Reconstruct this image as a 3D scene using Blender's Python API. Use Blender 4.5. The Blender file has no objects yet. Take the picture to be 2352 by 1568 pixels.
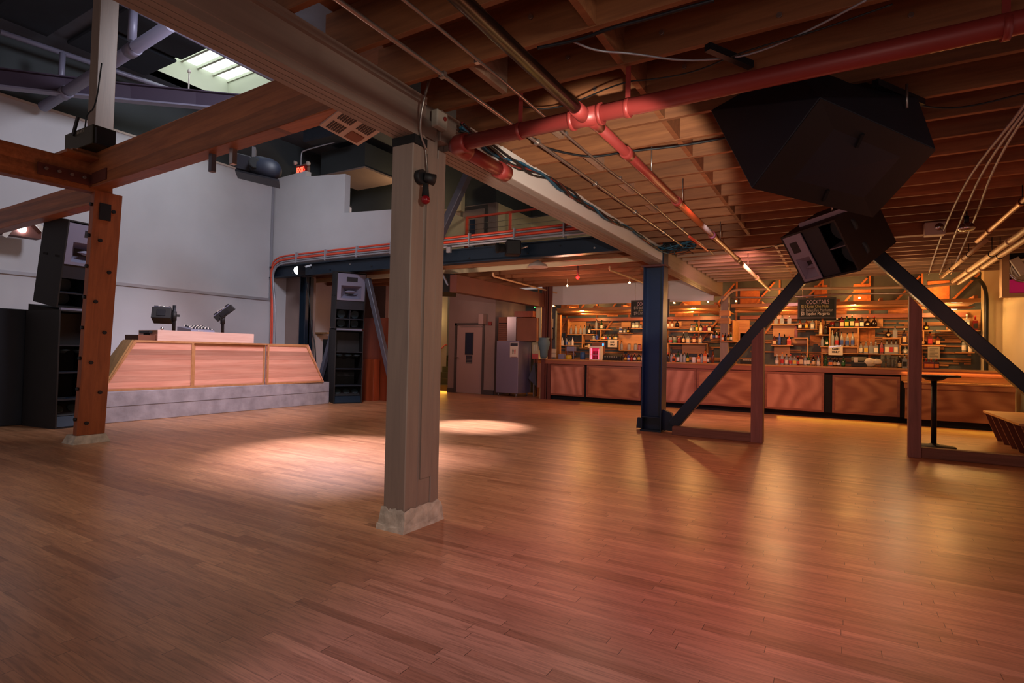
import bpy, bmesh, math, random
from mathutils import Vector, Matrix
S = bpy.context.scene
COL = S.collection
random.seed(7)
# ---------------------------------------------------------------- camera
FPX, PITCH, ROLL, YAW, EYE = 1279.0, .01991621, .02130260, -.535566, 1.22
_F = Vector((math.sin(YAW)*math.cos(PITCH), math.cos(YAW)*math.cos(PITCH), math.sin(PITCH)))
_R = Vector((math.cos(YAW), -math.sin(YAW), 0)); _U = _R.cross(_F)
_c, _s = math.cos(ROLL), math.sin(ROLL)
CR, CU = _c*_R + _s*_U, -_s*_R + _c*_U
EYEV = Vector((0, 0, EYE))
cd = bpy.data.cameras.new('camera'); cam = bpy.data.objects.new('camera', cd); COL.objects.link(cam)
m = Matrix((CR, CU, -_F)).transposed().to_4x4(); m.translation = EYEV
cam.matrix_world = m
cd.sensor_width = 36; cd.sensor_fit = 'HORIZONTAL'; cd.lens = 36*FPX/2352; cd.clip_start = .05
S.camera = cam
def at(px, py, ax, val):
    """the point of the room where the sight line of a photo pixel meets the plane ax = val"""
    r = CR*((px-1176)/FPX) + CU*(-(py-784)/FPX) + _F
    i = 'xyz'.index(ax)
    return EYEV + r*((val-EYEV[i])/r[i])
def fl(px, py): return at(px, py, 'z', 0)
# ---------------------------------------------------------------- exposure, world, lights
S.view_settings.view_transform = 'Standard'; S.view_settings.look = 'None'
S.view_settings.exposure = 0.12; S.view_settings.gamma = 1; S.view_settings.use_curve_mapping = False
w = bpy.data.worlds.new('world'); S.world = w; w.use_nodes = True
w.node_tree.nodes['Background'].inputs[0].default_value = (.84, .66, .62, 1)
w.node_tree.nodes['Background'].inputs[1].default_value = .36
def aim(o, p, t):
    o.location = p; o.rotation_euler = (Vector(t)-Vector(p)).to_track_quat('-Z', 'Y').to_euler()
def lamp(kind, p, e, c, t=None, size=.1, size_y=None, spot=60, blend=.5):
    l = bpy.data.lights.new('lamp_light', kind); l.energy = e; l.color = c
    o = bpy.data.objects.new('lamp_light', l); COL.objects.link(o); o.location = p
    if kind == 'AREA':
        l.size = size
        if size_y: l.shape = 'RECTANGLE'; l.size_y = size_y
    else: l.shadow_soft_size = size
    if kind == 'SPOT': l.spot_size = math.radians(spot); l.spot_blend = blend
    if t is not None: aim(o, p, t)
    return o
WARM, AMBER, RED, COOL = (1, .62, .30), (1, .45, .10), (1, .12, .10), (.82, .88, 1)
# cool stage wash from the high bay onto the wall and the booth
lamp('SPOT', (-6.0, 5.0, 5.9), 640, (.88, .90, 1), (-12.4, 6.2, 2.8), .5, spot=110, blend=.9)
lamp('SPOT', (-7.6, 8.2, 4.6), 330, (1, .84, .95), (-10.0, 6.2, 1.2), .15, spot=62, blend=.8)
lamp('SPOT', (-5.8, 4.6, 4.9), 640, (1, .74, .78), (-9.8, 6.5, .8), .2, spot=60, blend=.8)
# pin spots that draw the two pools on the dance floor
lamp('SPOT', (-6.6, 8.3, 4.4), 3200, (1, .86, .94), tuple(fl(1090, 978)), .06, spot=24, blend=.9)
lamp('SPOT', (-7.4, 6.6, 4.4), 2700, (1, .80, .90), tuple(fl(760, 1040)), .06, spot=32, blend=.95)
lamp('SPOT', (-6.6, 6.6, 4.4), 900, (1, .75, .82), tuple(fl(1010, 1045)), .06, spot=18, blend=.9)
lamp('SPOT', (-5.6, 3.4, 5.7), 430, (1, .80, .66), (-4.6, 4.6, 0), .3, spot=84, blend=1)  # added overhead fill, lifts the middle of the floor
# lamps and added fills: white one raking girder, red ones over floor
lamp('SPOT', (-.45, 1.5, 1.7), 520, (1, .88, .74), (-2.6, 6.3, 3.0), .03, spot=36, blend=.25)
lamp('SPOT', (.5, 2.5, 2.55), 95, (1, .12, .22), tuple(fl(1560, 1230)), .15, spot=80, blend=1)
lamp('SPOT', (-1.2, 5.6, 2.8), 55, (1, .18, .16), tuple(fl(1560, 1020)), .15, spot=90, blend=1)
lamp('POINT', (-.6, 5.2, 1.9), 16, (1, .30, .18), size=.3)
lamp('POINT', (-.3, -.7, 1.7), 26, (1, .84, .74), size=.3)  # added fill behind the camera for girder side and joists
lamp('SPOT', (1.9, .9, 2.5), 240, (1, .90, .76), (-2.5, 3.1, 1.4), .15, spot=50, blend=.8)  # added neutral spot, brightens one face of the main column
lamp('SPOT', (-1.2, 6.4, 2.7), 170, (.16, .36, 1), (-2.64, 9.0, 1.6), .1, spot=48, blend=.7)
lamp('POINT', (1.6, 6.0, 1.9), 10, (1, .26, .12), size=.3)
lamp('SPOT', (-1.2, 9.5, 2.75), 300, (1, .42, .38), (-3.0, 13.3, .5), .2, spot=100, blend=1)
lamp('POINT', (-5.2, 11.0, 2.4), 30, (1, .46, .30), size=.2)
lamp('POINT', (-9.3, 11.6, 2.3), 22, (1, .50, .40), size=.2)
lamp('SPOT', (-1.1, -1.2, 2.6), 330, (.72, .55, 1), tuple(fl(1400, 1560)), .1, spot=46, blend=.7)
# amber lamps over the working side of the bar
for x in (-6.2, -4.6, -3.2, -1.4, .2, 1.7):
    lamp('POINT', (x, 14.2, 2.34), 38, (1, .50, .16), size=.06)
    lamp('POINT', (x, 14.75, 2.75), 16, (1, .42, .10), size=.05)
for x in (-1.0, .8): lamp('POINT', (x, 11.4, 2.0), 30, (1, .60, .28), size=.15)  # added fill in front of the bar, brightens its ceiling joists
lamp('SPOT', (1.9, 12.3, 2.6), 40, (1, .75, .40), (2.9, 13.0, 1.2), .1, spot=70, blend=.8)
lamp('SPOT', (-6.5, 6.9, 1.9), 120, (1, .72, .58), (-6.8, 12.0, 3.1), .2, spot=95, blend=.8)  # added spot, brightens the joist sides under the mezzanine
# upper floor
lamp('POINT', (-9.9, 11.1, 4.9), 34, (1, .66, .32), size=.1)
lamp('POINT', (-4.6, 11.2, 4.9), 30, (1, .80, .58), size=.1)

# ---------------------------------------------------------------- materials
def lin(c): return tuple((x/12.92 if x <= .04045 else ((x+.055)/1.055)**2.4) for x in c)
def rgb(h): h = h.lstrip('#'); return lin([int(h[i:i+2], 16)/255 for i in (0, 2, 4)])
class NT:
    def __init__(s, name):
        s.m = bpy.data.materials.new(name); s.m.use_nodes = True; s.n = s.m.node_tree.nodes; s.l = s.m.node_tree.links
        s.b = s.n['Principled BSDF']
    def add(s, t, **kw):
        n = s.n.new(t)
        for k, v in kw.items():
            if isinstance(k, str) and hasattr(n, k): setattr(n, k, v)
            else: n.inputs[k.replace('_', ' ')].default_value = v
        return n
    def link(s, a, b): s.l.new(a, b)
    def math(s, op, a, b=0.0, c=None):
        n = s.n.new('ShaderNodeMath'); n.operation = op
        for i, v in enumerate((a, b) if c is None else (a, b, c)):
            if hasattr(v, 'is_linked') or hasattr(v, 'links'): s.l.new(v, n.inputs[i])
            else: n.inputs[i].default_value = v
        return n.outputs[0]
def flat(name, c, rough=.5, metal=0, bump=0, bscale=40, var=0, vscale=3, emit=0, alpha=1, trans=0, spec=None):
    t = NT(name); b = t.b; c = rgb(c) if isinstance(c, str) else c
    b.inputs['Base Color'].default_value = (*c, 1); b.inputs['Roughness'].default_value = rough; b.inputs['Metallic'].default_value = metal
    if spec is not None: b.inputs['Specular IOR Level'].default_value = spec
    if emit: b.inputs['Emission Color'].default_value = (*c, 1); b.inputs['Emission Strength'].default_value = emit
    if trans: b.inputs['Transmission Weight'].default_value = trans
    if alpha < 1: b.inputs['Alpha'].default_value = alpha
    if var or bump:
        g = t.add('ShaderNodeNewGeometry')
    if var:
        n = t.add('ShaderNodeTexNoise'); n.inputs['Scale'].default_value = vscale; n.inputs['Detail'].default_value = 6
        t.link(g.outputs['Position'], n.inputs['Vector'])
        r = t.add('ShaderNodeMapRange'); r.inputs[1].default_value = .3; r.inputs[2].default_value = .7; r.inputs[3].default_value = 1-var; r.inputs[4].default_value = 1+var
        t.link(n.outputs['Fac'], r.inputs[0])
        v = t.add('ShaderNodeVectorMath'); v.operation = 'SCALE'; v.inputs[0].default_value = c
        t.link(r.outputs[0], v.inputs['Scale']); t.link(v.outputs[0], b.inputs['Base Color'])
    if bump:
        n = t.add('ShaderNodeTexNoise'); n.inputs['Scale'].default_value = bscale; n.inputs['Detail'].default_value = 5
        t.link(g.outputs['Position'], n.inputs['Vector'])
        u = t.add('ShaderNodeBump'); u.inputs['Strength'].default_value = bump; u.inputs['Distance'].default_value = .01
        t.link(n.outputs['Fac'], u.inputs['Height']); t.link(u.outputs[0], b.inputs['Normal'])
    return t.m
def wood(name, c1, c2, grain=(1, 14, 14), rough=.55, scale=1.6, plank=None, paxis='Z', contrast=.5, island=.25, figure=0, bump=.15):
    """timber: grain gives the stretch of the noise on x, y, z (small = along the grain); plank = board height for glued strips"""
    t = NT(name); b = t.b; c1, c2 = rgb(c1), rgb(c2)
    g = t.add('ShaderNodeNewGeometry')
    mp = t.add('ShaderNodeMapping'); mp.inputs['Scale'].default_value = grain; t.link(g.outputs['Position'], mp.inputs['Vector'])
    n = t.add('ShaderNodeTexNoise'); n.inputs['Scale'].default_value = scale; n.inputs['Detail'].default_value = 8; n.inputs['Roughness'].default_value = .62; n.inputs['Distortion'].default_value = .6+figure
    t.link(mp.outputs[0], n.inputs['Vector'])
    cr = t.add('ShaderNodeValToRGB'); cr.color_ramp.elements[0].color = (*c2, 1); cr.color_ramp.elements[1].color = (*c1, 1)
    cr.color_ramp.elements[0].position = .5-.5*contrast*.6; cr.color_ramp.elements[1].position = .5+.5*contrast*.6
    fac = n.outputs['Fac']
    if figure:
        wv = t.add('ShaderNodeTexWave'); wv.inputs['Scale'].default_value = 1.3; wv.inputs['Distortion'].default_value = 16; wv.inputs['Detail'].default_value = 2; wv.inputs['Detail Scale'].default_value = .8
        t.link(mp.outputs[0], wv.inputs['Vector'])
        fac = t.math('ADD', t.math('MULTIPLY', n.outputs['Fac'], .68), t.math('MULTIPLY', wv.outputs['Fac'], .32))
    t.link(fac, cr.inputs[0])
    out = cr.outputs[0]
    oi = t.add('ShaderNodeObjectInfo')
    mul = t.math('MULTIPLY_ADD', t.math('FRACT', t.math('ADD', g.outputs['Random Per Island'], oi.outputs['Random'])), island, 1-island/2)
    if plank:
        sx = t.add('ShaderNodeSeparateXYZ'); t.link(g.outputs['Position'], sx.inputs[0])
        q = t.math('DIVIDE', sx.outputs[paxis], plank); row = t.math('FLOOR', q)
        wn = t.add('ShaderNodeTexWhiteNoise'); wn.noise_dimensions = '1D'; t.link(row, wn.inputs['W'])
        mul = t.math('MULTIPLY', mul, t.math('MULTIPLY_ADD', wn.outputs['Value'], .8, .58))
        fr = t.math('FRACT', q); edge = t.math('LESS_THAN', fr, .035)
        mul = t.math('MULTIPLY', mul, t.math('MULTIPLY_ADD', edge, -.3, 1))
    v = t.add('ShaderNodeVectorMath'); v.operation = 'SCALE'; t.link(out, v.inputs[0]); t.link(mul, v.inputs['Scale'])
    t.link(v.outputs[0], b.inputs['Base Color']); b.inputs['Roughness'].default_value = rough
    if bump:
        u = t.add('ShaderNodeBump'); u.inputs['Strength'].default_value = bump; u.inputs['Distance'].default_value = .01
        t.link(fac, u.inputs['Height']); t.link(u.outputs[0], b.inputs['Normal'])
    return t.m
def floor_mat():
    t = NT('oak_strip_floor'); b = t.b
    g = t.add('ShaderNodeNewGeometry'); sx = t.add('ShaderNodeSeparateXYZ'); t.link(g.outputs['Position'], sx.inputs[0])
    X, Y = sx.outputs['X'], sx.outputs['Y']
    q = t.math('DIVIDE', Y, .058); row = t.math('FLOOR', q); fy = t.math('FRACT', q)
    w1 = t.add('ShaderNodeTexWhiteNoise'); w1.noise_dimensions = '1D'; t.link(row, w1.inputs['W'])
    p = t.math('DIVIDE', t.math('ADD', X, t.math('MULTIPLY', w1.outputs['Value'], 7.3)), .85); col = t.math('FLOOR', p); fx = t.math('FRACT', p)
    cb = t.add('ShaderNodeCombineXYZ'); t.link(row, cb.inputs[0]); t.link(col, cb.inputs[1])
    w2 = t.add('ShaderNodeTexWhiteNoise'); w2.noise_dimensions = '3D'; t.link(cb.outputs[0], w2.inputs['Vector'])
    cr = t.add('ShaderNodeValToRGB'); e = cr.color_ramp.elements
    e[0].position = 0; e[0].color = (*rgb('#9e6c4a'), 1); e[1].position = 1; e[1].color = (*rgb('#ca946c'), 1)
    k = e.new(.12); k.color = (*rgb('#b07c58'), 1); k = e.new(.7); k.color = (*rgb('#bc8862'), 1)
    t.link(w2.outputs['Value'], cr.inputs[0])
    # grain, offset per board
    of = t.add('ShaderNodeCombineXYZ'); t.link(t.math('ADD', X, t.math('MULTIPLY', w2.outputs['Value'], 40)), of.inputs[0]); t.link(Y, of.inputs[1])
    mp = t.add('ShaderNodeMapping'); mp.inputs['Scale'].default_value = (2.2, 34, 1); t.link(of.outputs[0], mp.inputs['Vector'])
    n = t.add('ShaderNodeTexNoise'); n.inputs['Scale'].default_value = 1.5; n.inputs['Detail'].default_value = 8; n.inputs['Roughness'].default_value = .6; n.inputs['Distortion'].default_value = 1.4
    t.link(mp.outputs[0], n.inputs['Vector'])
    gr = t.add('ShaderNodeMapRange'); gr.inputs[1].default_value = .36; gr.inputs[2].default_value = .56; gr.inputs[3].default_value = .70; gr.inputs[4].default_value = 1.06
    t.link(n.outputs['Fac'], gr.inputs[0])
    # broad wear
    wn = t.add('ShaderNodeTexNoise'); wn.inputs['Scale'].default_value = .8; wn.inputs['Detail'].default_value = 5; t.link(g.outputs['Position'], wn.inputs['Vector'])
    wr = t.add('ShaderNodeMapRange'); wr.inputs[1].default_value = .3; wr.inputs[2].default_value = .7; wr.inputs[3].default_value = .86; wr.inputs[4].default_value = 1.12; t.link(wn.outputs['Fac'], wr.inputs[0])
    gy = t.math('LESS_THAN', fy, .035); gx = t.math('LESS_THAN', fx, .0035)
    gap = t.math('MAXIMUM', t.math('MULTIPLY', gy, .28), t.math('MULTIPLY', gx, .75))
    mul = t.math('MULTIPLY', t.math('MULTIPLY', gr.outputs[0], wr.outputs[0]), t.math('SUBTRACT', 1, gap))
    v = t.add('ShaderNodeVectorMath'); v.operation = 'SCALE'; t.link(cr.outputs[0], v.inputs[0]); t.link(mul, v.inputs['Scale'])
    t.link(v.outputs[0], b.inputs['Base Color'])
    rn = t.add('ShaderNodeMapRange'); rn.inputs[1].default_value = .3; rn.inputs[2].default_value = .7; rn.inputs[3].default_value = .30; rn.inputs[4].default_value = .40; t.link(wn.outputs['Fac'], rn.inputs[0])
    t.link(rn.outputs[0], b.inputs['Roughness'])
    u = t.add('ShaderNodeBump'); u.inputs['Strength'].default_value = .10; u.inputs['Distance'].default_value = .002
    t.link(t.math('SUBTRACT', 1, gap), u.inputs['Height']); t.link(u.outputs[0], b.inputs['Normal'])
    return t.m
M = dict(
 floor=floor_mat(),
 wall=flat('pale_plaster', '#c0bfc6', .8, bump=.15, bscale=9, var=.05, vscale=1.2),
 cream=flat('cream_plaster', '#cbbd9c', .8, var=.05, vscale=1.5),
 greywall=flat('grey_brown_paint', '#8c7974', .8, var=.08, vscale=1.5),
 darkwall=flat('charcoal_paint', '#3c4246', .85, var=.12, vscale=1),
 navywall=flat('dark_blue_grey_paint', '#2b3038', .85, var=.12, vscale=1),
 roof=flat('roof_deck_grey', '#565b66', .8, var=.1),
 panel=flat('acoustic_panel_black', '#1d2530', .95, var=.12, vscale=4),
 well=flat('skylight_well_white', '#b9bfb0', .8),
 painted=wood('beige_painted_timber', '#8d7c70', '#776860', (9, 9, .7), .5, 2, contrast=1, island=.08, bump=.1),
 paintedY=wood('beige_painted_girder', '#8f7c70', '#77675e', (9, .6, 9), .55, 2, contrast=1, island=.08, bump=.1),
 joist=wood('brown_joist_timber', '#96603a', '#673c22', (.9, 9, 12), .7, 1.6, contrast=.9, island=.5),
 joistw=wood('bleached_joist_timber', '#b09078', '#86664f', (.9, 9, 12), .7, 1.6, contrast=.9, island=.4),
 deck=wood('plywood_subfloor', '#94582f', '#6d3c1e', (1.2, 5, 5), .75, 1.4, contrast=.8),
 glulam=wood('glulam_fir', '#a4633a', '#7c4425', (.8, 12, 12), .5, 1.5, plank=.038, contrast=.8, island=.1),
 post=wood('fir_post', '#a85c34', '#7c3f22', (12, 12, .7), .45, 1.5, contrast=.8, island=.25),
 rough=wood('pinkish_rough_timber', '#a0706a', '#74504a', (11, 11, .7), .65, 1.6, contrast=.9, island=.1),
 roughX=wood('pinkish_rough_sill', '#946858', '#5f4238', (.7, 11, 11), .7, 1.6, contrast=1, island=.1),
 djwood=wood('salvaged_fir_boards', '#dba592', '#c07e6c', (9, .8, 14), .4, 1.5, plank=.088, contrast=.9, island=.1),
 djply=wood('plywood_cheek', '#b58d5e', '#957146', (9, 9, .8), .5, 2, contrast=.9),
 djtrim=wood('fir_trim', '#c39067', '#a0693f', (2, 2, 2), .45, 3, contrast=.8),
 ply=wood('figured_plywood', '#c08468', '#94583f', (.9, 1, .55), .35, 1.0, contrast=.75, island=.12, figure=1.2, bump=0),
 plyX=wood('figured_plywood_flat', '#b57a52', '#8a5030', (.45, 1, 1.6), .38, 1.0, contrast=.75, island=.12, figure=1.2, bump=0),
 trimw=wood('bar_edge_timber', '#96583c', '#784230', (.8, 8, 9), .35, 1.6, contrast=.8, island=.2, bump=.05),
 counter=wood('bar_top_timber', '#c28a52', '#9c6636', (.8, 8, 9), .22, 1.6, contrast=.8, bump=0),
 shelfw=wood('shelf_pine', '#c9945c', '#a87342', (.9, 7, 9), .5, 1.6, contrast=.7, island=.3),
 osb=wood('orange_strand_board', '#c77a3e', '#7b4220', (6, 6, 6), .7, 2.2, contrast=1.2, island=.3),
 lath=wood('lath_strips', '#b17a4a', '#6f4527', (.8, 8, 9), .7, 1.6, contrast=.9, island=.6),
 concrete=flat('board_marked_concrete', '#9a96a0', .85, bump=.6, bscale=14, var=.22, vscale=5),
 plaster=flat('crumbling_plinth', '#b3aa9c', .9, bump=.9, bscale=22, var=.25, vscale=14),
 steel=flat('blue_black_steel', '#1b2939', .38, .25, var=.1, vscale=3),
 steelg=flat('grey_painted_steel', '#555766', .45, .2, var=.08),
 brownsteel=flat('red_brown_steel', '#5b2c22', .6, .1, var=.12),
 black=flat('black_speaker_paint', '#0e0e13', .62, var=.2, vscale=6),
 blackd=flat('speaker_cavity_black', '#0a0b0e', .9),
 navy=flat('navy_speaker_paint', '#121826', .6, var=.15, vscale=6),
 horn=flat('grey_horn_plastic', '#7b7a92', .4),
 hornd=flat('dark_horn_throat', '#1b1a22', .6),
 cone=flat('speaker_cone', '#22353f', .7),
 redpipe=flat('red_sprinkler_pipe', '#86302c', .42, .1, var=.08),
 blackpipe=flat('black_iron_pipe', '#1c1412', .35, .6),
 bronze=flat('copper_brown_pipe', '#9a5a34', .35, .4),
 creampipe=flat('cream_painted_pipe', '#c1a07c', .45),
 zinc=flat('galvanised_conduit', '#a39a94', .3, .8),
 greypipe=flat('lilac_grey_pipe', '#77748a', .45, .1),
 orange=flat('orange_conduit', '#e2533a', .45),
 greycond=flat('grey_conduit', '#a2a2ac', .4, .3),
 cable=flat('black_cable', '#14171a', .55),
 cableblue=flat('teal_cable', '#16506a', .55),
 white=flat('white_plastic', '#d6cfc8', .5),
 chrome=flat('chrome', '#c9c9cf', .2, 1),
 alu=flat('brushed_aluminium', '#a6a6ac', .35, .9),
 fridge=flat('brushed_steel_door', '#8b88a0', .35, .45, bump=.08, bscale=60),
 darkmetal=flat('dark_metal', '#23242a', .45, .5),
 vent=flat('beige_vent', '#c6b6ae', .6),
 ventdark=flat('vent_slots', '#4a3f3d', .8),
 redgel=flat('red_glass_bulb', '#8f1420', .2, trans=.3),
 doorp=flat('mauve_grey_door', '#a38a86', .55),
 frame=flat('dark_door_frame', '#46403f', .6),
 glassd=flat('dark_glass', '#2a3348', .1, spec=.8),
 glass=flat('clear_glass', '#dfe6e6', .05, trans=.9),
 chalk=flat('chalkboard_green_black', '#1d211c', .8, var=.1, vscale=8),
 chalkf=flat('chalkboard_frame', '#2c2620', .6),
 paper=flat('paper', '#d8cfbe', .8),
 paperg=flat('grey_paper', '#9c968a', .8),
 ink=flat('black_ink', '#15130f', .8),
 signdark=flat('door_sign_dark', '#2a2c3c', .7),
 mirrorb=flat('mirror_tiles', '#b9a9c4', .12, 1),
 green=flat('green_stair_paint', '#6d6a3c', .8),
 mdf=flat('brown_hardboard', '#7c4a36', .7, var=.1),
 pink=flat('pink_panel', '#d05a5a', .6),
 yellow=flat('yellow_plastic', '#c9a21c', .45),
 blueplastic=flat('blue_plastic', '#27507e', .45),
 slate=flat('slate_blue_wall', '#4b5154', .8, var=.15, vscale=6),
 tarp=flat('mint_tarp', '#46606a', .6),
)
def glow(name, c, s): return flat(name, c, .5, emit=s)
M['counterpink'] = wood('overlit_pink_plank', '#e4c4ba', '#cfa59a', (9, .8, 14), .4, 1.5, contrast=.8)  # lighter copy of the booth boards; strong light put into its colour
M['darkbrown'] = flat('dark_brown_paint', '#5c4b49', .8, var=.1)
M['sky'] = glow('daylit_pane', '#eef5ee', 2.6)
M['exit'] = glow('exit_letters', '#ff3a28', 6)
M['exitbg'] = flat('exit_face', '#7a1d18', .6)
M['lampw'] = glow('white_lamp', '#eef6ff', 30)
M['lampred'] = glow('red_lamp', '#ff1c1c', 5)
M['lampwarm'] = glow('warm_lamp', '#ffca80', 25)
M['neon'] = glow('warm_tube', '#ffc978', 14)
M['fridgeglow'] = glow('red_fridge_light', '#ff4a5e', 3.5)
M['ledblue'] = glow('blue_led', '#2f8cff', 3)
M['greenled'] = glow('green_led', '#3dff6a', 3)
M['amberstrip'] = glow('amber_strip', '#ffb050', 3.5)
# ---------------------------------------------------------------- mesh helpers
ORG = {}
class MB:
    """collects shapes in room coordinates; build() links them as one mesh object"""
    def __init__(s): s.b = bmesh.new()
    def quad(s, pts, th=None):
        vs = [s.b.verts.new(p) for p in pts]; s.b.faces.new(vs); return s
    def hexa(s, p):
        """8 corners: bottom loop 0-3, top loop 4-7"""
        v = [s.b.verts.new(q) for q in p]
        for f in ((0, 3, 2, 1), (4, 5, 6, 7), (0, 1, 5, 4), (1, 2, 6, 5), (2, 3, 7, 6), (3, 0, 4, 7)): s.b.faces.new([v[i] for i in f])
        return s
    def box(s, x0, x1, y0, y1, z0, z1):
        return s.hexa([(x0, y0, z0), (x1, y0, z0), (x1, y1, z0), (x0, y1, z0), (x0, y0, z1), (x1, y0, z1), (x1, y1, z1), (x0, y1, z1)])
    def bar(s, a, b, w, h, up=(0, 0, 1)):
        """rectangular bar from a to b, w across, h along up; a and b lie on its centre line"""
        a, b = Vector(a), Vector(b); d = (b-a).normalized(); r = d.cross(Vector(up)).normalized(); u = r.cross(d).normalized()
        r *= w/2; u *= h/2
        return s.hexa([a-r-u, a+r-u, b+r-u, b-r-u, a-r+u, a+r+u, b+r+u, b-r+u])
    def frame(s, o, a, b, c):
        """box from corner o with edge vectors a, b, c"""
        o, a, b, c = map(Vector, (o, a, b, c))
        if a.cross(b).dot(c) < 0: a, b = b, a
        return s.hexa([o, o+a, o+a+b, o+b, o+c, o+a+c, o+a+b+c, o+b+c])
    def prism(s, pts, d):
        """polygon extruded by vector d"""
        d = Vector(d); a = [s.b.verts.new(p) for p in pts]; b = [s.b.verts.new(Vector(p)+d) for p in pts]; n = len(a)
        s.b.faces.new(a[::-1]); s.b.faces.new(b)
        for i in range(n): s.b.faces.new((a[i], a[(i+1) % n], b[(i+1) % n], b[i]))
        return s
    def cyl(s, a, b, r, r2=None, n=12, cap=True):
        a, b = Vector(a), Vector(b); d = (b-a).normalized(); r2 = r if r2 is None else r2
        x = d.orthogonal().normalized(); y = d.cross(x)
        A = [s.b.verts.new(a+(x*math.cos(t)+y*math.sin(t))*r) for t in [2*math.pi*i/n for i in range(n)]]
        B = [s.b.verts.new(b+(x*math.cos(t)+y*math.sin(t))*r2) for t in [2*math.pi*i/n for i in range(n)]]
        for i in range(n):
            f = s.b.faces.new((A[i], A[(i+1) % n], B[(i+1) % n], B[i])); f.smooth = True
        if cap: s.b.faces.new(A[::-1]); s.b.faces.new(B)
        return s
    def tube(s, pts, r, n=8, smooth=2):
        P = [Vector(p) for p in pts]
        for _ in range(smooth if len(P) > 2 else 0):
            Q = [P[0]]
            for i in range(len(P)-1): Q += [P[i].lerp(P[i+1], .25), P[i].lerp(P[i+1], .75)]
            P = Q+[P[-1]]
        rings = []; x = None
        for i, p in enumerate(P):
            d = (P[min(i+1, len(P)-1)]-P[max(i-1, 0)]).normalized()
            x = d.orthogonal().normalized() if x is None else (x-d*x.dot(d)).normalized()
            y = d.cross(x)
            rings.append([s.b.verts.new(p+(x*math.cos(2*math.pi*k/n)+y*math.sin(2*math.pi*k/n))*r) for k in range(n)])
        for A, B in zip(rings, rings[1:]):
            for k in range(n): f = s.b.faces.new((A[k], A[(k+1) % n], B[(k+1) % n], B[k])); f.smooth = True
        s.b.faces.new(rings[0][::-1]); s.b.faces.new(rings[-1])
        return s
    def lathe(s, c, prof, n=14, axis=(0, 0, 1)):
        """prof: (radius, height) pairs turned about axis through c"""
        c = Vector(c); d = Vector(axis).normalized(); x = d.orthogonal().normalized(); y = d.cross(x); rings = []
        for r, h in prof:
            rings.append([s.b.verts.new(c+d*h+(x*math.cos(2*math.pi*k/n)+y*math.sin(2*math.pi*k/n))*max(r, .0004)) for k in range(n)])
        for A, B in zip(rings, rings[1:]):
            for k in range(n): f = s.b.faces.new((A[k], A[(k+1) % n], B[(k+1) % n], B[k])); f.smooth = True
        s.b.faces.new(rings[0][::-1]); s.b.faces.new(rings[-1])
        return s
    def hull(s, pts):
        vs = [s.b.verts.new(p) for p in pts]; bmesh.ops.convex_hull(s.b, input=vs); return s
    def ball(s, c, r, u=14, v=10):
        return s.lathe(Vector(c)-Vector((0, 0, r)), [(r*math.sin(math.pi*i/v), r-r*math.cos(math.pi*i/v)) for i in range(v+1)], u)
    def build(s, name, mat, parent=None, loc=None, bevel=0, bseg=1):
        bmesh.ops.recalc_face_normals(s.b, faces=s.b.faces)
        if bevel: 
            bmesh.ops.bevel(s.b, geom=[e for e in s.b.edges if e.is_manifold and e.calc_face_angle(0) > .5], offset=bevel, segments=bseg, affect='EDGES', profile=.7)
        if parent is not None: o0 = ORG[parent.name]
        else:
            if loc is None:
                cs = [v.co for v in s.b.verts]
                loc = (sum(c.x for c in cs)/len(cs), sum(c.y for c in cs)/len(cs), min(c.z for c in cs))
            o0 = Vector(loc)
        for v in s.b.verts: v.co -= o0
        me = bpy.data.meshes.new(name); s.b.to_mesh(me); s.b.free()
        me.materials.append(M[mat] if isinstance(mat, str) else mat)
        o = bpy.data.objects.new(name, me); COL.objects.link(o); ORG[o.name] = o0
        if parent is not None: o.parent = parent
        else: o.location = o0
        return o
def thing(name, label, cat, loc=(0, 0, 0), group=None):
    o = bpy.data.objects.new(name, None); COL.objects.link(o); o.location = loc; o.empty_display_size = .1
    ORG[o.name] = Vector(loc); o['label'] = label; o['category'] = cat
    if group: o['group'] = group
    return o
def tag(o, label, cat, group=None):
    o['label'] = label; o['category'] = cat
    if group: o['group'] = group
    return o
def struct(o, label=None):
    o['kind'] = 'structure'
    if label: o['label'] = label
    return o
def text(name, body, o, right, up, size, mat, parent=None, ext=.0008, space=1, align='LEFT', thick=0, xs=1):
    """lettering standing on a surface: o = lower corner, right / up = directions"""
    c = bpy.data.curves.new(name, 'FONT'); c.body = body; c.size = size; c.extrude = ext; c.space_character = space; c.align_x = align; c.offset = thick
    tmp = bpy.data.objects.new('tmp_lettering', c); COL.objects.link(tmp); bpy.context.view_layer.update()
    me = bpy.data.meshes.new_from_object(tmp.evaluated_get(bpy.context.evaluated_depsgraph_get()))
    bpy.data.objects.remove(tmp); bpy.data.curves.remove(c)
    me.materials.clear(); me.materials.append(M[mat]); me.transform(Matrix.Diagonal((xs, 1, 1, 1)))
    t = bpy.data.objects.new(name, me); COL.objects.link(t)
    r = Vector(right).normalized(); u = Vector(up); u = (u-r*u.dot(r)).normalized(); nrm = r.cross(u)
    mm = Matrix((r, u, nrm)).transposed().to_4x4(); mm.translation = Vector(o)-(ORG[parent.name] if parent is not None else Vector((0, 0, 0)))
    t.matrix_local = mm
    if parent is not None: t.parent = parent
    ORG[t.name] = Vector(o)
    return t
def copy_tree(o, parent=None):
    c = o.copy(); COL.objects.link(c)
    if parent is not None: c.parent = parent
    for ch in [k for k in bpy.data.objects if k.parent is o]: copy_tree(ch, c)
    return c
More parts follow.
